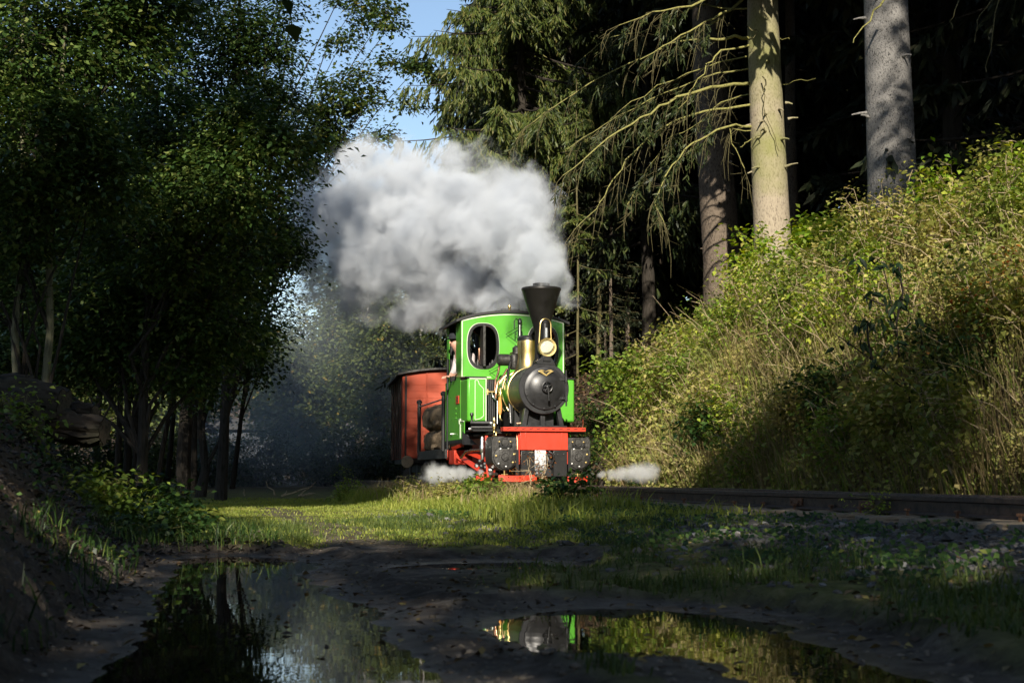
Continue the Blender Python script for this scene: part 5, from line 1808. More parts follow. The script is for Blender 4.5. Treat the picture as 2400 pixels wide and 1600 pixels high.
def shade_wood(label, Y, x0, x1, z0, z1, n, holes=(), top=None, per=46, size=.30, cr=.34, deep=1.4):
    """unseen tree, crown shaped as a shade mask along the sun; holes pass sunlight"""
    cs = []
    Y0, Y1 = (Y, Y) if not hasattr(Y, '__len__') else Y
    Y = (Y0 + Y1) / 2
    while len(cs) < n:
        a, b = rng.uniform(x0, x1), rng.uniform(z0, z1)
        if top is not None and b > np.interp(a, top[0], top[1]) - .55 + .22 * rng.normal(): continue
        if any(((a - h[0]) / (h[2] + .42)) ** 2 + ((b - h[1]) / (h[3] + .38)) ** 2 < 1 + .12 * rng.normal() for h in holes): continue
        c = sunward((a, 0, b), rng.uniform(Y0 - deep, Y1 + deep))
        cs.append((tuple(c), (.25, .3, .25), 1))
    x = float(np.mean([c[0][0] for c in cs]))
    z = tz(x, Y)
    t = empty('unseen_shade_tree', (x, Y, z), 0, label, 'tree')
    V, F = crown_np(cs, per, size, cr, shell=0)
    link('crown', npmesh('crown', V - np.array([x, Y, z]), F), SHADE_LEAF, t)
    mb, lb = MB(), MB()
    h = max(c[0][2] for c in cs) - z
    pts = wobble((0, 0, -.2), (0, 0, h), 6, .1)
    mb.tube(pts, [.22 * (1 - .13 * i) for i in range(7)], 12)
    for c in cs[::max(1, n // 14)]:
        q = Vector(c[0]) - t.location
        k = max(1, min(5, int(6 * q.z / h) - 1))
        lb.tube(wobble(pts[k], q, 3, .1), [.06, .045, .03, .015], 5)
    mb.build('trunk', BARK_DARK, t)
    lb.build('limbs', BARK_DARK, t)
    return t


shade_wood('unseen low tree behind the camera, shaped to shade the muddy path', -9, -12, -.2, -1, 9.5, 640, top=([-12, -4.9, -4.7, -3.6, -3.3, -1.0, -.6, .2], [9.5, 9.5, 7.7, 7.6, 4.9, 4.5, 4.9, 7.3]),
           holes=((-.1, 2.0, .5, .0), (-2.4, 3.0, .1, .0), (-3.72, 5.6, .08, .12)))
shade_wood('unseen bushy tree behind the camera, shaped to shade the left bank', -9, -12, -4.75, 4, 9.6, 170)
shade_wood('unseen dense tree behind the camera, shaped to shade slope and bank foot', -10, -.5, 10, -1, 8.9, 480, top=([-.5, -.3, .3, 1.0, 2.2, 3.0, 3.6, 5.0, 10], [5.2, 6.6, 8.0, 8.8, 8.7, 8.1, 7.0, 6.4, 6.4]),
           holes=((1.55, 2.95, .55, .10), (.3, 4.6, .3, .02), (3.5, 5.3, .1, .2)))
shade_wood('unseen tall tree behind the camera, shaped to dapple the left trees', (-12, 8), -13, -2.7, 9.6, 22, 760,
           holes=((-7.0, 12.7, 1.0, 1.5), (-5.0, 13.3, 1.1, .42), (-6.4, 16.9, .8, .35), (-4.2, 12.8, .5, .4), (-5.0, 19.0, .9, .5), (-3.6, 16.9, .5, .5), (-6.2, 20.2, .6, .4)),
           top=([-13, -6, -4.4, -3.4, -2.7], [22, 22, 20, 15.2, 13.5]))
shade_wood('unseen tall tree right of the camera, shaped to shade the grey trunk', (-8, 8), 4.1, 13, 11.0, 22, 480, holes=((4.35, 12.1, .28, .42), (4.5, 16.2, .16, .22), (5.2, 11.6, .5, .3)))
shade_wood('unseen spreading tree right of the camera, shaped to keep the forest dark', (-10, 12), .3, 13, 19.4, 31, 620)


def overhead(label, x0, x1, y0, y1, b0, b1, n):
    """unseen boughs added to block skylight, laid along the sunbeams"""
    cs = []
    for _ in range(n):
        Y = rng.uniform(y0, y1)
        cs.append((tuple(sunward((rng.uniform(x0, x1), 0, rng.uniform(b0, b1)), Y)), (.3, .3, .15), 1))
    x, Y = x0 + .3, (y0 + y1) / 2
    z = tz(x, Y)
    t = empty('unseen_shade_tree', (x, Y, z), 0, label, 'tree')
    V, F = crown_np(cs, 46, .22, .32, shell=0)
    link('crown', npmesh('crown', V - np.array([x, Y, z]), F), SHADE_LEAF, t)
    mb, lb = MB(), MB()
    h = max(c[0][2] for c in cs) - z
    pts = wobble((0, 0, -.2), (.3, 0, h), 6, .1)
    mb.tube(pts, [.2 * (1 - .13 * i) for i in range(7)], 12)
    for c in cs[::max(1, n // 14)]:
        lb.tube(wobble(pts[4], Vector(c[0]) - t.location, 3, .1), [.06, .045, .03, .015], 5)
    mb.build('trunk', BARK_DARK, t)
    lb.build('limbs', BARK_DARK, t)


overhead('unseen tree left of the camera, boughs added to block skylight', -9.5, -2.5, -2, 12.2, 10.5, 11.2, 230)

# ------------------------------------------------------------------ background house
HP = at(640, 1060, 66)
house = empty('house', (HP.x, 66, tz(HP.x, 66)), R(4), 'low pale walled house half hidden behind the dim birches', 'house')
WALL = paint('pale_render', (.06, .066, .078), .9, 0, 0, .1, 2)
MB().box(-3.6, 3.6, 0, 5, -.2, 2.3).build('wall', WALL, house)
MB().prism([(-4.0, 2.25), (4.0, 2.25), (3.9, 2.45), (0.0, 2.95), (-3.9, 2.45)], -.3, 5.3).build('roof', ROOF, house)
for x in (-2.3, .2, 2.2):
    f = MB().box(x - .45, x + .45, -.03, .02, .8, 1.8).build('window', BLACK, house)
    MB().box(x - .38, x + .38, -.045, -.031, .87, 1.73).build('pane', GLASS, f)

# ------------------------------------------------------------------ bank vegetation
def in_view(x, y, z, m=160):
    t0 = math.cos(TILT); s0 = math.sin(TILT)
    yy = y * t0 + (z - CAMZ) * s0
    px = 1200 + FPX * x / np.maximum(yy, .1)
    py = 800 - FPX * (-(y * s0) + (z - CAMZ) * t0) / np.maximum(yy, .1)
    return (yy > 1.5) & (px > -m) & (px < 2400 + m) & (py < 1600 + m * 2) & (py > -m * 3)


def bank_xy(n, d0, d1, y0, y1, power=1.0):
    y = rng.uniform(y0, y1, n)
    d = d0 + (d1 - d0) * rng.uniform(0, 1, n) ** power
    x = TX0 - TS * (y - TY0) + d / math.cos(THETA)
    z = terrain(x, y)
    k = in_view(x, y, z) & (y < 21.3 + .75 * np.maximum(d - 1.5, 0) + .5 * fbm(x * 2, y * 2, 105))
    return np.c_[x[k], y[k], z[k]], d[k]


def scatter_leaves(P, size, up=.6, lift=(0, .5), tilt=.7):
    n = len(P)
    Q = P.copy()
    Q[:, 2] += rng.uniform(lift[0], lift[1], n) ** 1.0
    N = np.c_[rng.normal(-.1, tilt, n), rng.normal(-1.1, tilt, n), np.full(n, up)]
    A = rng.normal(0, 1, (n, 3)) + np.array([0, -.3, -.3])
    return leaves_np(Q, size * rng.uniform(.55, 1.35, n), N, A)


STRAW = leaf_mat('dry_grass_blades', [(0, (.14, .10, .05)), (.35, (.33, .25, .13)), (.6, (.25, .22, .08)), (.85, (.46, .36, .21)), (1, (.56, .47, .29))], .3, .6, patch=.8)
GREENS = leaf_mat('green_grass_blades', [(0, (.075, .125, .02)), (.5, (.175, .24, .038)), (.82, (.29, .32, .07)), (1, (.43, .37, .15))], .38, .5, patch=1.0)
MIXLEAF = leaf_mat('bramble_leaves', [(0, (.09, .125, .028)), (.30, (.21, .245, .05)), (.54, (.37, .36, .09)), (.76, (.48, .40, .15)), (.93, (.64, .56, .25)), (1, (.46, .24, .12))], .38, .5, patch=.7)
YELLOWLEAF = leaf_mat('yellow_green_leaves', [(0, (.11, .22, .022)), (.5, (.27, .39, .04)), (.85, (.46, .50, .07)), (1, (.66, .59, .20))], .42, .45)
SHRUBLEAF = leaf_mat('elder_leaves', [(0, (.09, .16, .026)), (.6, (.21, .31, .05)), (1, (.38, .42, .08))], .38, .45)
SAPLEAF = leaf_mat('dark_sapling_leaves', [(0, (.010, .026, .010)), (.7, (.022, .046, .016)), (1, (.035, .06, .02))], .2, .5)
STEM = bark_mat('dry_stems', (.12, .085, .05), (.38, .30, .19), stretch=(3, 3, 3), scale=5, bump=.1)
STEM_GREEN = bark_mat('green_stems', (.05, .06, .02), (.14, .14, .05), stretch=(3, 3, 3), scale=5, bump=.1)
SHADE_TONED_GRASS = leaf_mat('shade_toned_grass_blades', [(0, (.030, .058, .014)), (.5, (.075, .115, .024)), (.85, (.15, .17, .045)), (1, (.26, .22, .10))], .3, .55, patch=1.2)  # grass colour darkened for the slope that lies in shade
SUN_TONED_GRASS = leaf_mat('sun_toned_grass_blades', [(0, (.11, .165, .025)), (.5, (.25, .30, .05)), (.82, (.38, .39, .09)), (1, (.50, .42, .18))], .38, .5, patch=1.0)  # same grass colour brightened so the path reads as sunlit
IVY = leaf_mat('ivy_leaves', [(0, (.012, .032, .008)), (.5, (.035, .080, .018)), (.9, (.08, .14, .03)), (1, (.20, .22, .05))], .3, .4)

# dry grass in hanging tufts
P, d = bank_xy(56000, 1.02, 7.0, 8.5, 24.2, 1.35)
cl = fbm(P[:, 0] * 1.1, P[:, 1] * 1.1, 61)
P = P[(cl > -.6) & (track_d(P[:, 0], P[:, 1]) < 7)]
n = len(P)
h = rng.uniform(.22, .75, n) * (1 + .5 * fbm(P[:, 0] * .8, P[:, 1] * .8, 63))
lean = np.c_[rng.normal(-.22, .45, n), rng.normal(-.25, .4, n)]
V, F = blades_np(P - [0, 0, .03], h, rng.uniform(.006, .013, n), lean, rng.uniform(.1, 1, n))
tag(link('dry_grass', npmesh('dry_grass', V, F), STRAW), 'straw coloured grass over the sunny bank', kind='stuff')
# fine green grass among it
P, d = bank_xy(18000, 1.0, 6.5, 8.5, 24.0, 1.3)
cl = fbm(P[:, 0] * .9, P[:, 1] * .9, 65)
P = P[cl < .1]
n = len(P)
V, F = blades_np(P - [0, 0, .03], rng.uniform(.25, .8, n), rng.uniform(.007, .015, n), np.c_[rng.normal(-.2, .4, n), rng.normal(-.2, .4, n)], rng.uniform(.1, .9, n))
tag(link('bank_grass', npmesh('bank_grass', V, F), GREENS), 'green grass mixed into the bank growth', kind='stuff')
# bramble and weed leaves, in drifts
P, d = bank_xy(230000, .98, 7.5, 8.0, 23.4, 1.4)
cl = fbm(P[:, 0] * 1.4, P[:, 1] * 1.4, 67) + .5 * fbm(P[:, 0] * 4, P[:, 1] * 4, 69)
P = P[cl > rng.uniform(-.55, .30, len(P))]
tall = .25 + .35 * (fbm(P[:, 0] * .7, P[:, 1] * .7, 71) + .6)
Q = P.copy(); Q[:, 2] += rng.uniform(0, 1, len(P)) ** .8 * np.clip(tall, .1, .9)
V, F = scatter_leaves(Q, .062 * np.clip((Q[:, 1] - 4) / 14, .5, 1.1), lift=(0, .02))
tag(link('bramble_cover', npmesh('bramble_cover', V, F), MIXLEAF), 'tangle of small bramble leaves covering the bank', kind='stuff')
# dry stalks
mb = MB()
P, d = bank_xy(1700, 1.2, 6.0, 9.0, 23.8, 1.1)
for p in P:
    L_ = random.uniform(.3, 1.0) * random.uniform(.7, 1.3)
    dr = Vector((random.gauss(-.10, .6), random.gauss(-.2, .4), random.uniform(.35, 1.0))).normalized()
    a = Vector(p)
    b = a + dr * L_ * .6
    c = b + (dr + Vector((dr.x * .5, 0, -.25))).normalized() * L_ * .4
    mb.tube([a, b, c], [.005, .0035, .0015], 3, caps=False)
o = mb.build('dry_stalks', STEM, None, smooth=0)
tag(o, 'pale dry stalks sticking out of the bank growth', kind='stuff')


def shrub(name, label, base, h, spread, nst, leaf, size, per=26, group=None, lean=(0, 0), cat='shrub', stem=STEM_GREEN, cr=.10, dens=1.0):
    base = Vector(base)
    t = empty(name, base, 0, label, cat, group)
    st = MB()
    bl = []
    for i in range(nst):
        a = random.uniform(0, 2 * math.pi)
        tip = Vector((math.cos(a) * spread * random.uniform(.3, 1) + lean[0], math.sin(a) * spread * random.uniform(.3, 1) + lean[1], h * random.uniform(.65, 1.05)))
        pts = wobble((random.uniform(-.05, .05), random.uniform(-.05, .05), -.05), tip, 5, .05, -.04)
        st.tube(pts, [.012, .010, .008, .006, .004, .003], 5, caps=False)
        for k in range(2, 6):
            for j in range(max(1, int(2 * dens))):
                q = pts[k] + Vector((random.gauss(0, .10), random.gauss(0, .10), random.gauss(0, .06)))
                st.tube([pts[k], q], [.004, .002], 3, caps=False)
                bl.append((tuple(base + q), (.05, .05, .05), 2))
    st.build('stems', stem, t, smooth=0)
    V, F = crown_np(bl, per // 2, size, cr, flat=.7, droop=.5)
    link('foliage', npmesh('foliage', V - np.array(base), F), leaf, t)
    return t


def on_bank(px, py, Y):
    p = at(px, py, Y)
    return Vector((p.x, Y, tz(p.x, Y)))


shrub('elder_bush', 'light green elder bush leaning out at the left end of the bank', on_bank(1490, 890, 21.5), .9, .45, 12, SHRUBLEAF, .085, 26, lean=(-.2, -.1))
shrub('elder_bush', 'low elder bush below the leaning one at the bank end', on_bank(1470, 1010, 20.9), .6, .3, 9, SHRUBLEAF, .07, 18, lean=(-.05, -.1))
shrub('maple_shrub', 'tall yellow green shrub in front of the sunlit trunk foot', on_bank(1790, 600, 21.2), 1.25, .35, 8, YELLOWLEAF, .09, 20, lean=(-.1, 0))
shrub('maple_shrub', 'brightest green shrub between sunlit trunk and grey trunk', on_bank(1930, 600, 20.6), 1.3, .5, 15, YELLOWLEAF, .10, 30)
shrub('maple_shrub', 'green leafy shrub just right of the sunlit trunk', on_bank(1990, 560, 21.0), 1.4, .45, 11, SHRUBLEAF, .10, 26)
shrub('weed_shrub', 'yellowing leaves against the foot of the grey trunk', on_bank(2085, 530, 19.6), 1.2, .35, 7, YELLOWLEAF, .08, 16, stem=STEM)
shrub('weed_shrub', 'pale dry stemmed weed clump below the grey trunk', on_bank(2080, 640, 18.6), 1.2, .55, 16, MIXLEAF, .05, 8, stem=STEM)
shrub('elder_bush', 'shaded green bush at the right of the grey trunk', on_bank(2230, 500, 19), .9, .6, 12, SHRUBLEAF, .09, 24)
shrub('elder_bush', 'dark bush high on the bank at the right edge', on_bank(2360, 440, 19), 1.0, .6, 12, IVY, .10, 24)
shrub('weed_shrub', 'arching yellow green fronds at the upper right edge', on_bank(2390, 560, 16.5), .6, .3, 8, YELLOWLEAF, .07, 22, lean=(-.2, 0))
shrub('weed_shrub', 'curling pale weed below the dark bush at right', on_bank(2300, 640, 16.8), .8, .4, 9, YELLOWLEAF, .06, 14, stem=STEM)
shrub('bramble_bush', 'yellow green bramble spilling midway down the bank', on_bank(1760, 860, 19), .55, .5, 10, YELLOWLEAF, .065, 20)
shrub('bramble_bush', 'sunny bramble low on the bank right of the cylinder steam', on_bank(1560, 1010, 20.3), .5, .4, 9, YELLOWLEAF, .06, 20)
shrub('bramble_bush', 'pale leaved bramble on the crest left of the brown trunk', on_bank(1610, 740, 21.8), .55, .45, 9, SHRUBLEAF, .07, 20)
shrub('bramble_bush', 'bramble with bare twigs on the crest above the elder', on_bank(1540, 800, 21.9), .6, .4, 9, MIXLEAF, .06, 12, stem=STEM)
shrub('bramble_bush', 'dark ivy green bramble at the foot of the bank by the rail', on_bank(1690, 1120, 17.6), .45, .5, 11, IVY, .075, 24)
shrub('bramble_bush', 'shadowed bramble mound at the bank foot behind the rail', on_bank(1960, 1120, 14.8), .45, .5, 11, IVY, .065, 24)
shrub('bramble_bush', 'leafy bramble at the bank foot near the right edge', on_bank(2280, 1120, 12.4), .45, .5, 11, IVY, .055, 26)
shrub('bramble_bush', 'sunlit speckled bramble at the lower right edge', on_bank(2380, 1090, 12.2), .5, .4, 11, MIXLEAF, .05, 26)
RUSSET = leaf_mat('russet_stems', [(0, (.20, .06, .015)), (.5, (.38, .12, .025)), (1, (.42, .22, .06))], .4, .5)
shrub('dock_plant', 'orange brown withered dock plant near the right edge', on_bank(2370, 1040, 12.4), .55, .22, 9, RUSSET, .05, 16, stem=STEM, cat='plant')
gp = [(1500, 1080, 20.6), (1620, 940, 20), (1700, 760, 20.6), (1860, 740, 19.2), (1900, 880, 17.6), (2040, 860, 16), (2150, 760, 16.6), (2250, 860, 14.6), (2330, 760, 15.4), (1660, 1040, 19), (1800, 980, 17.6), (2180, 980, 14),
      (1560, 900, 20.8), (2040, 720, 18), (2330, 960, 13.4), (1750, 680, 21.4), (1980, 780, 17.8), (2130, 880, 15)]
clumps = []
for _try in range(700):
    if len(clumps) >= 64: break
    yy = random.uniform(11.5, 22.4); dd_ = random.uniform(1.05, 4.6)
    if yy > 20.6 + .7 * max(dd_ - 1.4, 0) or (dd_ < 1.6 and yy > 18.0): continue
    xx = TX0 - TS * (yy - TY0) + dd_ / math.cos(THETA)
    zz = tz(xx, yy)
    if in_view(np.array([xx]), np.array([yy]), np.array([zz]), 60)[0] and all((xx - q[0]) ** 2 + (yy - q[1]) ** 2 > .35 for q in clumps):
        clumps.append((xx, yy, zz))
for i, q in enumerate(clumps):
    shrub('bank_weed', 'leafy weed clump growing among the dry grass of the bank', q, random.uniform(.45, 1.0), random.uniform(.25, .5), random.randint(7, 12), (MIXLEAF, YELLOWLEAF, SHRUBLEAF, MIXLEAF, GREENS)[i % 5], random.uniform(.05, .085), 16, group='weed clumps on the bank', cat='weed', stem=STEM, lean=(-.12, -.15))
for i, (px, py, Y) in enumerate(()):
    shrub('bank_weed', 'leafy weed clump growing among the dry grass of the bank', on_bank(px, py, Y), random.uniform(.45, .8), .35, 8, (MIXLEAF, YELLOWLEAF, SHRUBLEAF)[i % 3], .055, 16, group='weed clumps on the bank', cat='weed', stem=STEM)

# dark sapling in front of the bank: every leaf its own piece
c5 = lambda cx_, cy_, Y: at(1800 + cx_ / 1.96, 400 + cy_ / 1.96, Y)
sb = on_bank(2140, 1130, 12.9)
sap = empty('sapling', sb, 0, 'dark leaved young tree standing in shade before the sunny bank', 'sapling')
stm = MB()
lines = [[None, (650, 1030, 12.8), (480, 870, 12.6), (310, 750, 12.5)], [(640, 1020, 12.8), (605, 900, 12.7), (590, 700, 12.6), (530, 450, 12.6), (400, 415, 12.5)],
         [(700, 1060, 12.9), (715, 880, 12.8), (700, 700, 12.7)], [(600, 780, 12.7), (540, 620, 12.6), (440, 580, 12.6)], [(480, 870, 12.6), (460, 780, 12.5), (455, 690, 12.5), (380, 690, 12.5)], [(700, 700, 12.7), (770, 740, 12.7)], [(590, 700, 12.6), (620, 560, 12.6), (600, 430, 12.6)]]
for q in lines:
    pts = [Vector((0, 0, -.1)) if w is None else c5(*w) - sb for w in q]
    stm.tube(pts, [.012 * (1 - .2 * i) for i in range(len(pts))], 5)
stm.build('stem', BARK_DARK, sap)
lv = MB()
lv.add([(0, 0, 0), (.018, .028, .008), (.020, .060, .004), (0, .11, -.012), (-.020, .060, .004), (-.018, .028, .008), (0, .05, -.004)],
       [(0, 1, 6), (1, 2, 6), (2, 3, 6), (3, 4, 6), (4, 5, 6), (5, 0, 6)])
l0 = lv.build('leaf', SAPLEAF, sap, smooth=0)
first = True
for (cx_, cy_, k, sp) in ((400, 415, 9, 50), (545, 440, 16, 75), (600, 430, 10, 60), (460, 580, 9, 45), (560, 590, 16, 60), (430, 690, 12, 60), (490, 690, 12, 60), (540, 720, 7, 50), (700, 695, 10, 50), (765, 745, 7, 40), (340, 795, 8, 45), (420, 785, 9, 45),
                          (570, 790, 10, 50), (490, 885, 8, 45), (620, 600, 10, 60)):
    for _ in range(int(k * .62)):
        o = l0 if first else l0.copy()
        if not first:
            COL.objects.link(o); o.parent = sap
        first = False
        p = c5(cx_ + random.gauss(0, sp * .6), cy_ + random.gauss(0, sp * .28), 12.6 + random.gauss(0, .12)) - sb
        o.location = p
        s = random.uniform(.8, 1.35)
        o.scale = (s, s, s)
        o.rotation_euler = (random.uniform(-1.5, -.2), random.gauss(0, .5), random.uniform(0, 6.28))

# ------------------------------------------------------------------ grass on the path and the railway shoulder
x = rng.uniform(-7.5, 3.2, 130000); y = rng.uniform(9.5, 26, 130000)
g, gv, lt = cover_masks(x, y)
dd = track_d(x, y)
k = (g * (1 - .8 * gv) > rng.uniform(.12, .9, len(x))) & (dd < -.85)
x, y = x[k], y[k]; z = terrain(x, y)
k = in_view(x, y, z) & (z > .02); x, y, z = x[k], y[k], z[k]
dd = track_d(x, y)
h = rng.uniform(.015, .045, len(x)) * (1 + .5 * fbm(x, y, 81)) + .07 * sstep(-2.9, -1.6, dd) * rng.uniform(.2, 1, len(x))
V, F = blades_np(np.c_[x, y, z - .008], h, rng.uniform(.008, .015, len(x)), rng.normal(0, .5, (len(x), 2)), rng.uniform(0, 1, len(x)))
tag(link('path_grass', npmesh('path_grass', V, F), SUN_TONED_GRASS), 'short sunlit grass on the path', kind='stuff')
# taller growth on the shoulder beside the engine
n = 15000
y = rng.uniform(11, 25, n); d = rng.uniform(-2.5, -.72, n)
x = TX0 - TS * (y - TY0) + d / math.cos(THETA)
cl = fbm(x * 1.2, y * 1.2, 83)
k = (cl > -.15) & ~((y < 13.5) & (rng.random(n) < .5))
x, y, d = x[k], y[k], d[k]
z = terrain(x, y)
hh = rng.uniform(.08, .26, len(x)) * (1 + .8 * fbm(x * .9, y * .9, 85)) * np.where(d > -1.0, .55, 1.0)
V, F = blades_np(np.c_[x, y, z - .02], hh, rng.uniform(.008, .016, len(x)), rng.normal(0, .45, (len(x), 2)), rng.uniform(.2, 1, len(x)))
tag(link('shoulder_grass', npmesh('shoulder_grass', V, F), SUN_TONED_GRASS), 'taller grass tufts beside the rails', kind='stuff')
n = 4200
y = rng.uniform(14, 27, n); d = rng.normal(-1.35, .35, n)
x = TX0 - TS * (y - TY0) + d / math.cos(THETA)
k = (fbm(x * .9, y * .9, 87) > .05) & (d < -.75); x, y = x[k], y[k]; z = terrain(x, y)
V, F = blades_np(np.c_[x, y, z - .02], rng.uniform(.15, .42, len(x)), rng.uniform(.006, .011, len(x)), rng.normal(0, .5, (len(x), 2)), rng.uniform(.3, 1, len(x)))
tag(link('withered_grass', npmesh('withered_grass', V, F), STRAW), 'withered grass beside the rails', kind='stuff')
# dark slope in front: tufts and low leaves
n = 140000
y = 3.4 + 11.6 * rng.uniform(0, 1, n) ** 1.2; d = rng.uniform(-5.5, -.8, n)
x = TX0 - TS * (y - TY0) + d / math.cos(THETA)
g, gv, lt = cover_masks(x, y)
k = (g > rng.uniform(.15, 1.0, n)) & (fbm(x * 1.6, y * 1.6, 89) + .5 * fbm(x * 5, y * 5, 90) > -.12)
x, y = x[k], y[k]; z = terrain(x, y)
k = in_view(x, y, z) & (z > .015); x, y, z = x[k], y[k], z[k]
V, F = blades_np(np.c_[x, y, z - .01], rng.uniform(.015, .070, len(x)) * (1 + 1.0 * fbm(x * 1.3, y * 1.3, 91)) * np.where(rng.random(len(x)) < .08, 1.9, 1.0), rng.uniform(.004, .009, len(x)), rng.normal(0, .5, (len(x), 2)), rng.uniform(.1, 1, len(x)))
tag(link('slope_grass', npmesh('slope_grass', V, F), SHADE_TONED_GRASS), 'grass tufts on the shaded slope below the rail', kind='stuff')
n = 11000
y = rng.uniform(5, 17, n); d = rng.uniform(-2.6, -.8, n)
x = TX0 - TS * (y - TY0) + d / math.cos(THETA)
k = fbm(x * 1.7, y * 1.7, 93) + .4 * fbm(x * 6, y * 6, 95) > .10
x, y = x[k], y[k]; z = terrain(x, y)
P = np.c_[x, y, z]; P = P[in_view(x, y, z) & (z > .03)]
V, F = scatter_leaves(P, .035, up=1.0, lift=(0, .07), tilt=.4)
tag(link('ground_ivy', npmesh('ground_ivy', V, F), IVY), 'small creeping leaves over the ballast slope', kind='stuff')

# single weeds by the track
def weed(label, px, py, Y, h, leaf, size, nst=5, spread=.12, per=14, stem=STEM_GREEN):
    p = at(px, py, Y)
    return shrub('weed', label, (p.x, Y, tz(p.x, Y)), h, spread, nst, leaf, size, per, cat='weed', stem=stem, cr=.05)
weed('bright green upright weed left of the red van by the rail', 815, 1150, 24, .36, SHRUBLEAF, .05, 6)
weed('small lime green weed growing against the near rail', 2062, 1205, 10.2, .15, YELLOWLEAF, .028, 4, .05, 12)
weed('dark seeded dock stalk in front of the coupler', 1255, 1190, 17.5, .55, RUSSET, .03, 5, .15, 8, STEM)
weed('broad leaved weed in the sunlit verge before the cylinder', 1130, 1180, 17.5, .30, SHRUBLEAF, .08, 8, .2)
weed('dusty green weed clump at the end of the sunny verge', 1330, 1200, 15.5, .28, IVY, .07, 9, .25)
weed('low weed beneath the left steam jet', 1050, 1160, 19, .25, MIXLEAF, .05, 7, .2)
weed('leafy weed in front of the wagon wheels', 960, 1150, 21.5, .28, MIXLEAF, .05, 7, .2, 12, STEM)
weed('small leaved weed beside the rail end of the right steam jet', 1500, 1110, 19.8, .32, IVY, .05, 5, .08)

# fallen dead branch and small rubble by the rail
fb_ = empty('fallen_branch', (lambda p: (p.x, p.y, tz(p.x, p.y)))(at(655, 1135, 27)), 0, 'bare fallen branch lying by the track left of the van', 'branch')
mb = MB()
for k in range(7):
    a = Vector((random.uniform(-.7, .5), random.uniform(-.2, .2), .03))
    mb.tube(wobble(a, a + Vector((random.uniform(-.6, .6), random.uniform(-.2, .2), random.uniform(.02, .30))), 3, .03), [.018, .014, .010, .005], 5)
mb.build('twigs', STEM, fb_)

# ballast stones
STONE = [paint(f'stone_{q}', c, .85, 0, 0, .4, 14, .5) for q, c in (('dark', (.055, .052, .050)), ('grey', (.12, .115, .11)), ('pale', (.36, .35, .34)))]
stone_me = []
for i in range(6):
    bm = bmesh.new()
    bmesh.ops.create_icosphere(bm, subdivisions=1, radius=1.0)
    for v in bm.verts:
        v.co *= random.uniform(.72, 1.18)
        v.co.z *= .62
    me = bpy.data.meshes.new('stone')
    bm.to_mesh(me); bm.free()
    me.materials.append(STONE[(0, 0, 0, 1, 1, 2)[i]])
    stone_me.append(me)
cnt = 0
tries = 0
while cnt < 290 and tries < 6000:
    tries += 1
    y = random.uniform(5.5, 15.5); d = random.uniform(-2.9, -.45) if random.random() < .8 else random.uniform(-.4, .9)
    x = TX0 - TS * (y - TY0) + d / math.cos(THETA)
    z = tz(x, y)
    if z < .03 or not in_view(np.array([x]), np.array([y]), np.array([z]), 20)[0]: continue
    o = bpy.data.objects.new('stone', random.choice(stone_me[:5]) if random.random() < .82 else stone_me[5])
    COL.objects.link(o)
    o.parent = ground
    s = random.uniform(.014, .04) * (1.6 if random.random() < .06 else 1)
    o.scale = (s * random.uniform(.8, 1.5), s, s)
    o.location = (x, y, z + s * .25)
    o.rotation_euler = (random.gauss(0, .3), random.gauss(0, .3), random.uniform(0, 6.28))
    cnt += 1
# gravel too small to pick apart
base_v = np.array([v.co[:] for v in stone_me[0].vertices]); base_f = np.array([p.vertices[:] for p in stone_me[0].polygons])
n = 6000
y = rng.uniform(5, 18, n); d = rng.normal(-1.3, .75, n)
x = TX0 - TS * (y - TY0) + d / math.cos(THETA)
z = terrain(x, y); k = (z > .02) & in_view(x, y, z, 30) & (np.abs(d) < 3.2); x, y, z = x[k], y[k], z[k]
s = rng.uniform(.008, .026, len(x))
an = rng.uniform(0, 6.28, len(x)); ca_, sa_ = np.cos(an), np.sin(an)
bx = base_v[None, :, :] * (s[:, None, None] * np.stack([rng.uniform(.8, 1.5, len(x)), np.ones(len(x)), np.ones(len(x))], 1)[:, None, :])
V = np.stack([bx[..., 0] * ca_[:, None] - bx[..., 1] * sa_[:, None] + x[:, None], bx[..., 0] * sa_[:, None] + bx[..., 1] * ca_[:, None] + y[:, None], bx[..., 2] + z[:, None] + .2 * s[:, None]], -1).reshape(-1, 3)
F = (base_f[None] + (np.arange(len(x)) * len(base_v))[:, None, None]).reshape(-1, 3)
o = link('gravel', npmesh('gravel', V, F), STONE[1], ground); o['kind'] = 'stuff'

n = 9000
y = 3.6 + 10 * rng.uniform(0, 1, n) ** 1.4; x = rng.uniform(-.34, .30, n) * y + rng.normal(0, .3, n)
z = terrain(x, y); g, gv, lt = cover_masks(x, y)
k = (z > .004) & in_view(x, y, z, 30) & (g < .4) & (fbm(x * 1.1, y * 1.1, 103) > rng.uniform(-.6, .4, n)); x, y, z = x[k], y[k], z[k]
s = .003 + .013 * rng.uniform(0, 1, len(x)) ** 3
an = rng.uniform(0, 6.28, len(x)); ca_, sa_ = np.cos(an), np.sin(an)
bx = base_v[None, :, :] * (s[:, None, None] * np.stack([rng.uniform(.8, 1.5, len(x)), np.ones(len(x)), np.ones(len(x))], 1)[:, None, :])
V = np.stack([bx[..., 0] * ca_[:, None] - bx[..., 1] * sa_[:, None] + x[:, None], bx[..., 0] * sa_[:, None] + bx[..., 1] * ca_[:, None] + y[:, None], bx[..., 2] + z[:, None]], -1).reshape(-1, 3)
F = (base_f[None] + (np.arange(len(x)) * len(base_v))[:, None, None]).reshape(-1, 3)
GRIT = paint('path_grit', (.20, .17, .135), .9, 0, 0, .6, 3, 0, dark=(.07, .055, .04))
tag(link('path_gravel', npmesh('path_gravel', V, F), GRIT), 'small stones lying on the muddy path', kind='stuff')
n = 2600
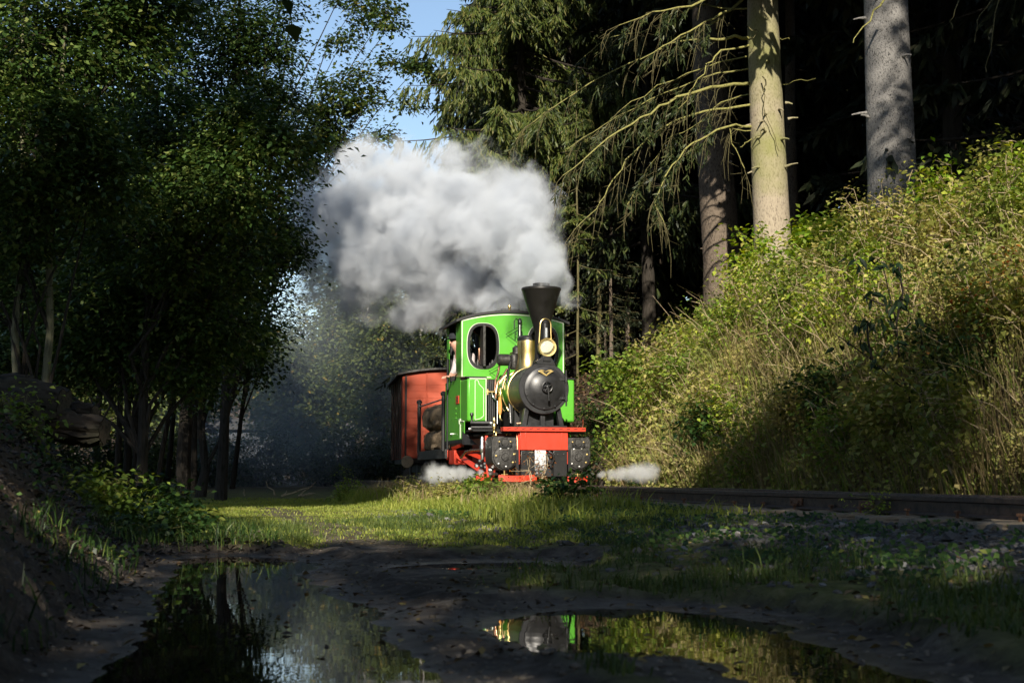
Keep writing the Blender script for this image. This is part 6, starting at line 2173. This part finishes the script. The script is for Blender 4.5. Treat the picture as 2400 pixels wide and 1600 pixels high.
y = rng.uniform(3.8, 11, n); x = rng.uniform(-.34, .36, n) * y
z = terrain(x, y); k = ((z > .003) | (rng.random(n) < .12)) & in_view(x, y, z, 30); P = np.c_[x, y, np.maximum(z, -.003)][k]
FALLEN = leaf_mat('fallen_leaves', [(0, (.05, .032, .018)), (.6, (.16, .10, .05)), (.9, (.30, .22, .08)), (1, (.42, .34, .10))], .1, .6)
V, F = leaves_np(P + [0, 0, .006], rng.uniform(.02, .05, len(P)), np.c_[rng.normal(0, .3, (len(P), 2)), np.ones(len(P))], rng.normal(0, 1, (len(P), 3)))
tag(link('fallen_leaves', npmesh('fallen_leaves', V, F), FALLEN), 'scattered fallen leaves on the muddy path', kind='stuff')

# ------------------------------------------------------------------ left bank: log pile, creepers, balsam, litter
BARK_OLD = bark_mat('old_log_bark', (.010, .008, .007), (.060, .050, .040), (.035, .045, .018), stretch=(3, 1, 3), scale=3, bump=1.0, c2_amount=.5)
OLD_CUT = bark_mat('old_cut_wood', (.02, .016, .012), (.085, .066, .046), stretch=(6, 1, 6), scale=3, bump=.4)
def old_log(label, px, py, Y, length, r, rz, rx, seed):
    o = make_log(length, r, seed, .06, .42)
    o.children[0].data.materials[0] = o.children[1].data.materials[0] = OLD_CUT
    o.data.materials[0] = BARK_OLD
    o.location = at(px, py, Y)
    o.rotation_euler = (rx, 0, rz)
    tag(o, label, 'log', 'felled logs on the left bank')
old_log('thick felled log with cut face at the end of the left pile', 150, 945, 11.6, 2.2, .15, R(78), R(4), 21)
old_log('mossy felled log topping the pile at the left edge', 70, 905, 12.2, 2.4, .13, R(84), R(-6), 22)
old_log('small cut log poking out right of the thick one', 222, 968, 11.9, 1.5, .085, R(70), R(5), 23)
old_log('grey log low in the left pile pointing to the path', 245, 1006, 11.5, 1.8, .11, R(74), R(6), 24)
old_log('dark rotten log under the rest of the pile', 90, 990, 11.3, 2.0, .17, R(86), R(2), 25)
# creeper along the crest
n = 6000
y = rng.uniform(4, 14.5, n); m = rng.uniform(-.2, 1.9, n)
x = -.25 * y - .05 - m / .97
cl = fbm(x * 1.5, y * 1.5, 97)
k = cl > rng.uniform(-.3, .5, n)
x, y = x[k], y[k]; z = terrain(x, y); kk = in_view(x, y, z) & (z > .02)
V, F = scatter_leaves(np.c_[x, y, z][kk], .052 * np.clip((y[kk] - 1) / 10, .35, 1), up=.8, lift=(0, .10))
tag(link('bank_creeper', npmesh('bank_creeper', V, F), IVY), 'creeping leaves over the dark left bank', kind='stuff')
LITTER = leaf_mat('leaf_litter', [(0, (.018, .014, .010)), (.6, (.05, .037, .024)), (1, (.11, .09, .065))], .1, .5)
n = 14000
y = rng.uniform(3.8, 14, n); m = rng.uniform(-.9, 2.2, n)
x = -.25 * y - .05 - m / .97
z = terrain(x, y); kk = in_view(x, y, z) & (z > .015)
P = np.c_[x, y, z][kk]
V, F = leaves_np(P + [0, 0, .01], rng.uniform(.03, .07, len(P)) * np.clip(P[:, 1] / 10, .45, 1), np.c_[rng.normal(0, .35, (len(P), 2)), np.ones(len(P))], rng.normal(0, 1, (len(P), 3)))
tag(link('leaf_litter', npmesh('leaf_litter', V, F), LITTER), 'dead leaves strewn over the left bank', kind='stuff')
n = 4500
y = rng.uniform(4, 13, n); m = rng.uniform(-.9, .5, n)
x = -.25 * y - .05 - m / .97
z = terrain(x, y); kk = in_view(x, y, z) & (z > .02) & (fbm(x * 1.3, y * 1.3, 99) > -.1)
P = np.c_[x, y, z][kk]
V, F = blades_np(P - [0, 0, .01], rng.uniform(.05, .18, len(P)), rng.uniform(.005, .009, len(P)), rng.normal(0, .5, (len(P), 2)), rng.uniform(.1, 1, len(P)))
tag(link('verge_grass', npmesh('verge_grass', V, F), IVY), 'grass along the foot of the left bank', kind='stuff')  # dark ivy colour stands in for the shade on this grass
def on_left(px, py, Y):
    p = at(px, py, Y); return (p.x, Y, tz(p.x, Y))
shrub('creeper', 'sunlit creeper leaves trailing down the crest of the left bank', on_left(190, 1090, 11.2), .16, .25, 8, SHRUBLEAF, .06, 14, lean=(.1, 0), cat='plant')
shrub('creeper', 'lime leaved plant catching sun below the trailing creeper', on_left(235, 1150, 11.6), .18, .16, 6, SHRUBLEAF, .06, 10, cat='plant')
shrub('creeper', 'small sunlit leaves at the left edge under the logs', on_left(30, 1020, 10.8), .25, .25, 7, SHRUBLEAF, .05, 10, cat='plant')
bal = shrub('balsam_plant', 'bushy green balsam with pink flowers left of the sunny grass', on_left(305, 1200, 12.6), .30, .42, 16, IVY, .07, 26, cat='plant')
PINK = paint('pink_petals', (.72, .34, .40), .6)
for (px, py) in ((268, 1160), (280, 1163), (255, 1178), (350, 1183), (330, 1190)):
    p = at(px, py, 12.4) - Vector(bal.location)
    fl = MB().lathe([(.004, -.03), (.016, -.012), (.026, .006), (.020, .016), (.001, .010)], p, 'z', 8)
    fl.build('flower', PINK, bal)
shrub('balsam_plant', 'shaded leafy balsam at the foot of the left bank', on_left(390, 1235, 11.5), .16, .34, 12, IVY, .06, 24, cat='plant')
shrub('balsam_plant', 'low dark leafy plant beside the left puddle edge', on_left(360, 1280, 10.2), .14, .3, 10, IVY, .055, 20, cat='plant')

# brown needles and leaves on the bare slope at the forest edge
n = 16000
y = rng.uniform(20.5, 36, n); d = rng.uniform(.9, 7, n)
x = TX0 - TS * (y - TY0) + d / math.cos(THETA)
z = terrain(x, y); kk = in_view(x, y, z)
P = np.c_[x, y, z][kk]
FLOOR = leaf_mat('forest_floor_leaves', [(0, (.05, .032, .018)), (.6, (.14, .085, .045)), (.9, (.26, .17, .09)), (1, (.10, .12, .03))], .1, .6)
V, F = leaves_np(P + [0, 0, .012], rng.uniform(.05, .12, len(P)), np.c_[rng.normal(0, .5, (len(P), 2)), np.ones(len(P))], rng.normal(0, 1, (len(P), 3)))
tag(link('forest_litter', npmesh('forest_litter', V, F), FLOOR), 'brown leaf litter on the dark slope right of the engine', kind='stuff')
for i, (px, py, Y) in enumerate(((1395, 1000, 22.6), (1370, 1060, 22.2), (1405, 930, 23.4), (1440, 860, 24.6))):
    shrub('forest_fern', 'dark fern on the bare brown slope right of the engine', on_bank(px, py, Y), random.uniform(.25, .4), .3, 8, IVY, .06, 14, group='ferns on the bare slope', cat='fern')

# ------------------------------------------------------------------ steam and smoke
def volume_mat(name, blobs, density, warp, wscale, amp, nscale, lo, hi, color=(.95, .96, .97), aniso=0.0, step=.25, detail=4):
    m, n, l, out = nt(name)
    geo = n.new('ShaderNodeNewGeometry')
    pos = geo.outputs['Position']
    nz = n.new('ShaderNodeTexNoise'); nz.inputs['Scale'].default_value = wscale; nz.inputs['Detail'].default_value = 2
    l.new(pos, nz.inputs['Vector'])
    vs = n.new('ShaderNodeVectorMath'); vs.operation = 'SUBTRACT'; vs.inputs[1].default_value = (.5, .5, .5)
    l.new(nz.outputs['Color'], vs.inputs[0])
    va = n.new('ShaderNodeVectorMath'); va.operation = 'MULTIPLY_ADD'; va.inputs[1].default_value = (warp, warp, warp)
    l.new(vs.outputs[0], va.inputs[0]); l.new(pos, va.inputs[2])
    cur = None
    for c, r, w in blobs:
        d = n.new('ShaderNodeVectorMath'); d.operation = 'DISTANCE'; d.inputs[1].default_value = c
        l.new(va.outputs[0], d.inputs[0])
        q = n.new('ShaderNodeMath'); q.operation = 'MULTIPLY_ADD'; q.inputs[1].default_value = -w / r; q.inputs[2].default_value = w
        l.new(d.outputs['Value'], q.inputs[0])
        if cur is None: cur = q.outputs[0]
        else:
            x = n.new('ShaderNodeMath'); x.operation = 'SMOOTH_MAX'; x.inputs[2].default_value = .15
            l.new(cur, x.inputs[0]); l.new(q.outputs[0], x.inputs[1]); cur = x.outputs[0]
    n2 = n.new('ShaderNodeTexNoise'); n2.inputs['Scale'].default_value = nscale; n2.inputs['Detail'].default_value = detail; n2.inputs['Roughness'].default_value = .62
    l.new(va.outputs[0], n2.inputs['Vector'])
    a = n.new('ShaderNodeMath'); a.operation = 'MULTIPLY_ADD'; a.inputs[1].default_value = amp * 2; a.inputs[2].default_value = -amp
    l.new(n2.outputs['Fac'], a.inputs[0])
    s = n.new('ShaderNodeMath'); s.operation = 'ADD'
    l.new(cur, s.inputs[0]); l.new(a.outputs[0], s.inputs[1])
    mr = n.new('ShaderNodeMapRange'); mr.interpolation_type = 'SMOOTHSTEP'
    mr.inputs[1].default_value = lo; mr.inputs[2].default_value = hi; mr.inputs[3].default_value = 0; mr.inputs[4].default_value = density
    l.new(s.outputs[0], mr.inputs[0])
    v = n.new('ShaderNodeVolumePrincipled')
    v.inputs['Color'].default_value = (*color, 1)
    v.inputs['Anisotropy'].default_value = aniso
    l.new(mr.outputs[0], v.inputs['Density'])
    l.new(v.outputs[0], out.inputs['Volume'])
    try:
        m.cycles.volume_step_rate = step
        m.cycles.volume_sampling = 'MULTIPLE_IMPORTANCE'
    except Exception: pass
    return m


def steam_cloud(name, label, blobs, mat, grow=1.12, voxel=.14):
    bm = bmesh.new()
    for c, r, w in blobs:
        bmesh.ops.create_icosphere(bm, subdivisions=2, radius=r * grow, matrix=Matrix.Translation(c))
    me = bpy.data.meshes.new(name)
    bm.to_mesh(me); bm.free()
    o = link(name, me, mat)
    rm = o.modifiers.new('union', 'REMESH'); rm.mode = 'VOXEL'; rm.voxel_size = voxel
    return tag(o, label, kind='stuff')


def sb_(px, py, Y, rpx, w=1.0):
    return (tuple(at(px, py, Y)), rpx / FPX * Y, w)


plume = [sb_(1272, 655, 21.1, 62, 1.6), sb_(1252, 610, 21.3, 92, 1.1), sb_(1235, 530, 21.8, 115), sb_(1205, 450, 22.4, 108), sb_(1165, 570, 22.6, 110), sb_(1085, 440, 24.0, 132), sb_(1120, 530, 23.6, 140), sb_(975, 455, 26.4, 140), sb_(1005, 560, 25.8, 165),
         sb_(865, 470, 28.2, 145), sb_(895, 580, 28, 165), sb_(775, 495, 29.6, 140, .85), sb_(755, 580, 30, 145, .78), sb_(1005, 680, 26.6, 118), sb_(965, 728, 28, 82), sb_(1305, 690, 21.5, 62, .8), sb_(705, 560, 31, 130, .62), sb_(830, 655, 29.6, 135, .68), sb_(1095, 655, 25, 110, .9), sb_(850, 385, 28.6, 95, .7),
         sb_(1185, 695, 23.4, 92, .85), sb_(1075, 370, 24.4, 80, .75), sb_(945, 385, 27, 90, .72), sb_(880, 720, 29, 90, .6)]
steam_cloud('steam_plume', 'white steam cloud billowing back from the funnel over the train', plume,
            volume_mat('steam', plume, 5.6, 1.15, 1.3, .95, 2.0, .18, .95, color=(.80, .835, .89), aniso=-.15, step=.17, detail=7))
for lab, dr, x0 in (('low steam jet hissing left from the cylinder', -1, (1152, 1110)), ('low steam jet hissing right from the cylinder', 1, (1384, 1112))):
    js = []
    for i in range(7):
        t = i / 6
        js.append(sb_(x0[0] + dr * (4 + 132 * t), x0[1] + 2 * t - 8 * t * t * (1 if dr > 0 else .2), 20.6 - (2.3 if dr > 0 else .4) * t, 7 + 29 * t ** .9, 1.30 - .50 * t))
    steam_cloud('steam_jet', lab, js, volume_mat('jet_steam', js, 11.0, .10, 6.0, .6, 7.0, .10, .85, step=.3, detail=6), voxel=.05)
hz_ = [(tuple(at(700, 900, 40)), 4.2, 1.0), (tuple(at(600, 1000, 38)), 4.0, 1.0), (tuple(at(840, 930, 41)), 3.6, 1.0), (tuple(at(720, 760, 42)), 3.0, .9)]
steam_cloud('smoke_haze', 'thin blue smoke hanging in the clearing behind the train', hz_,
            volume_mat('thin_smoke', hz_, .062, 1.5, .35, .35, .5, .05, .9, color=(.80, .88, 1.0), step=.9, detail=2), voxel=.5)
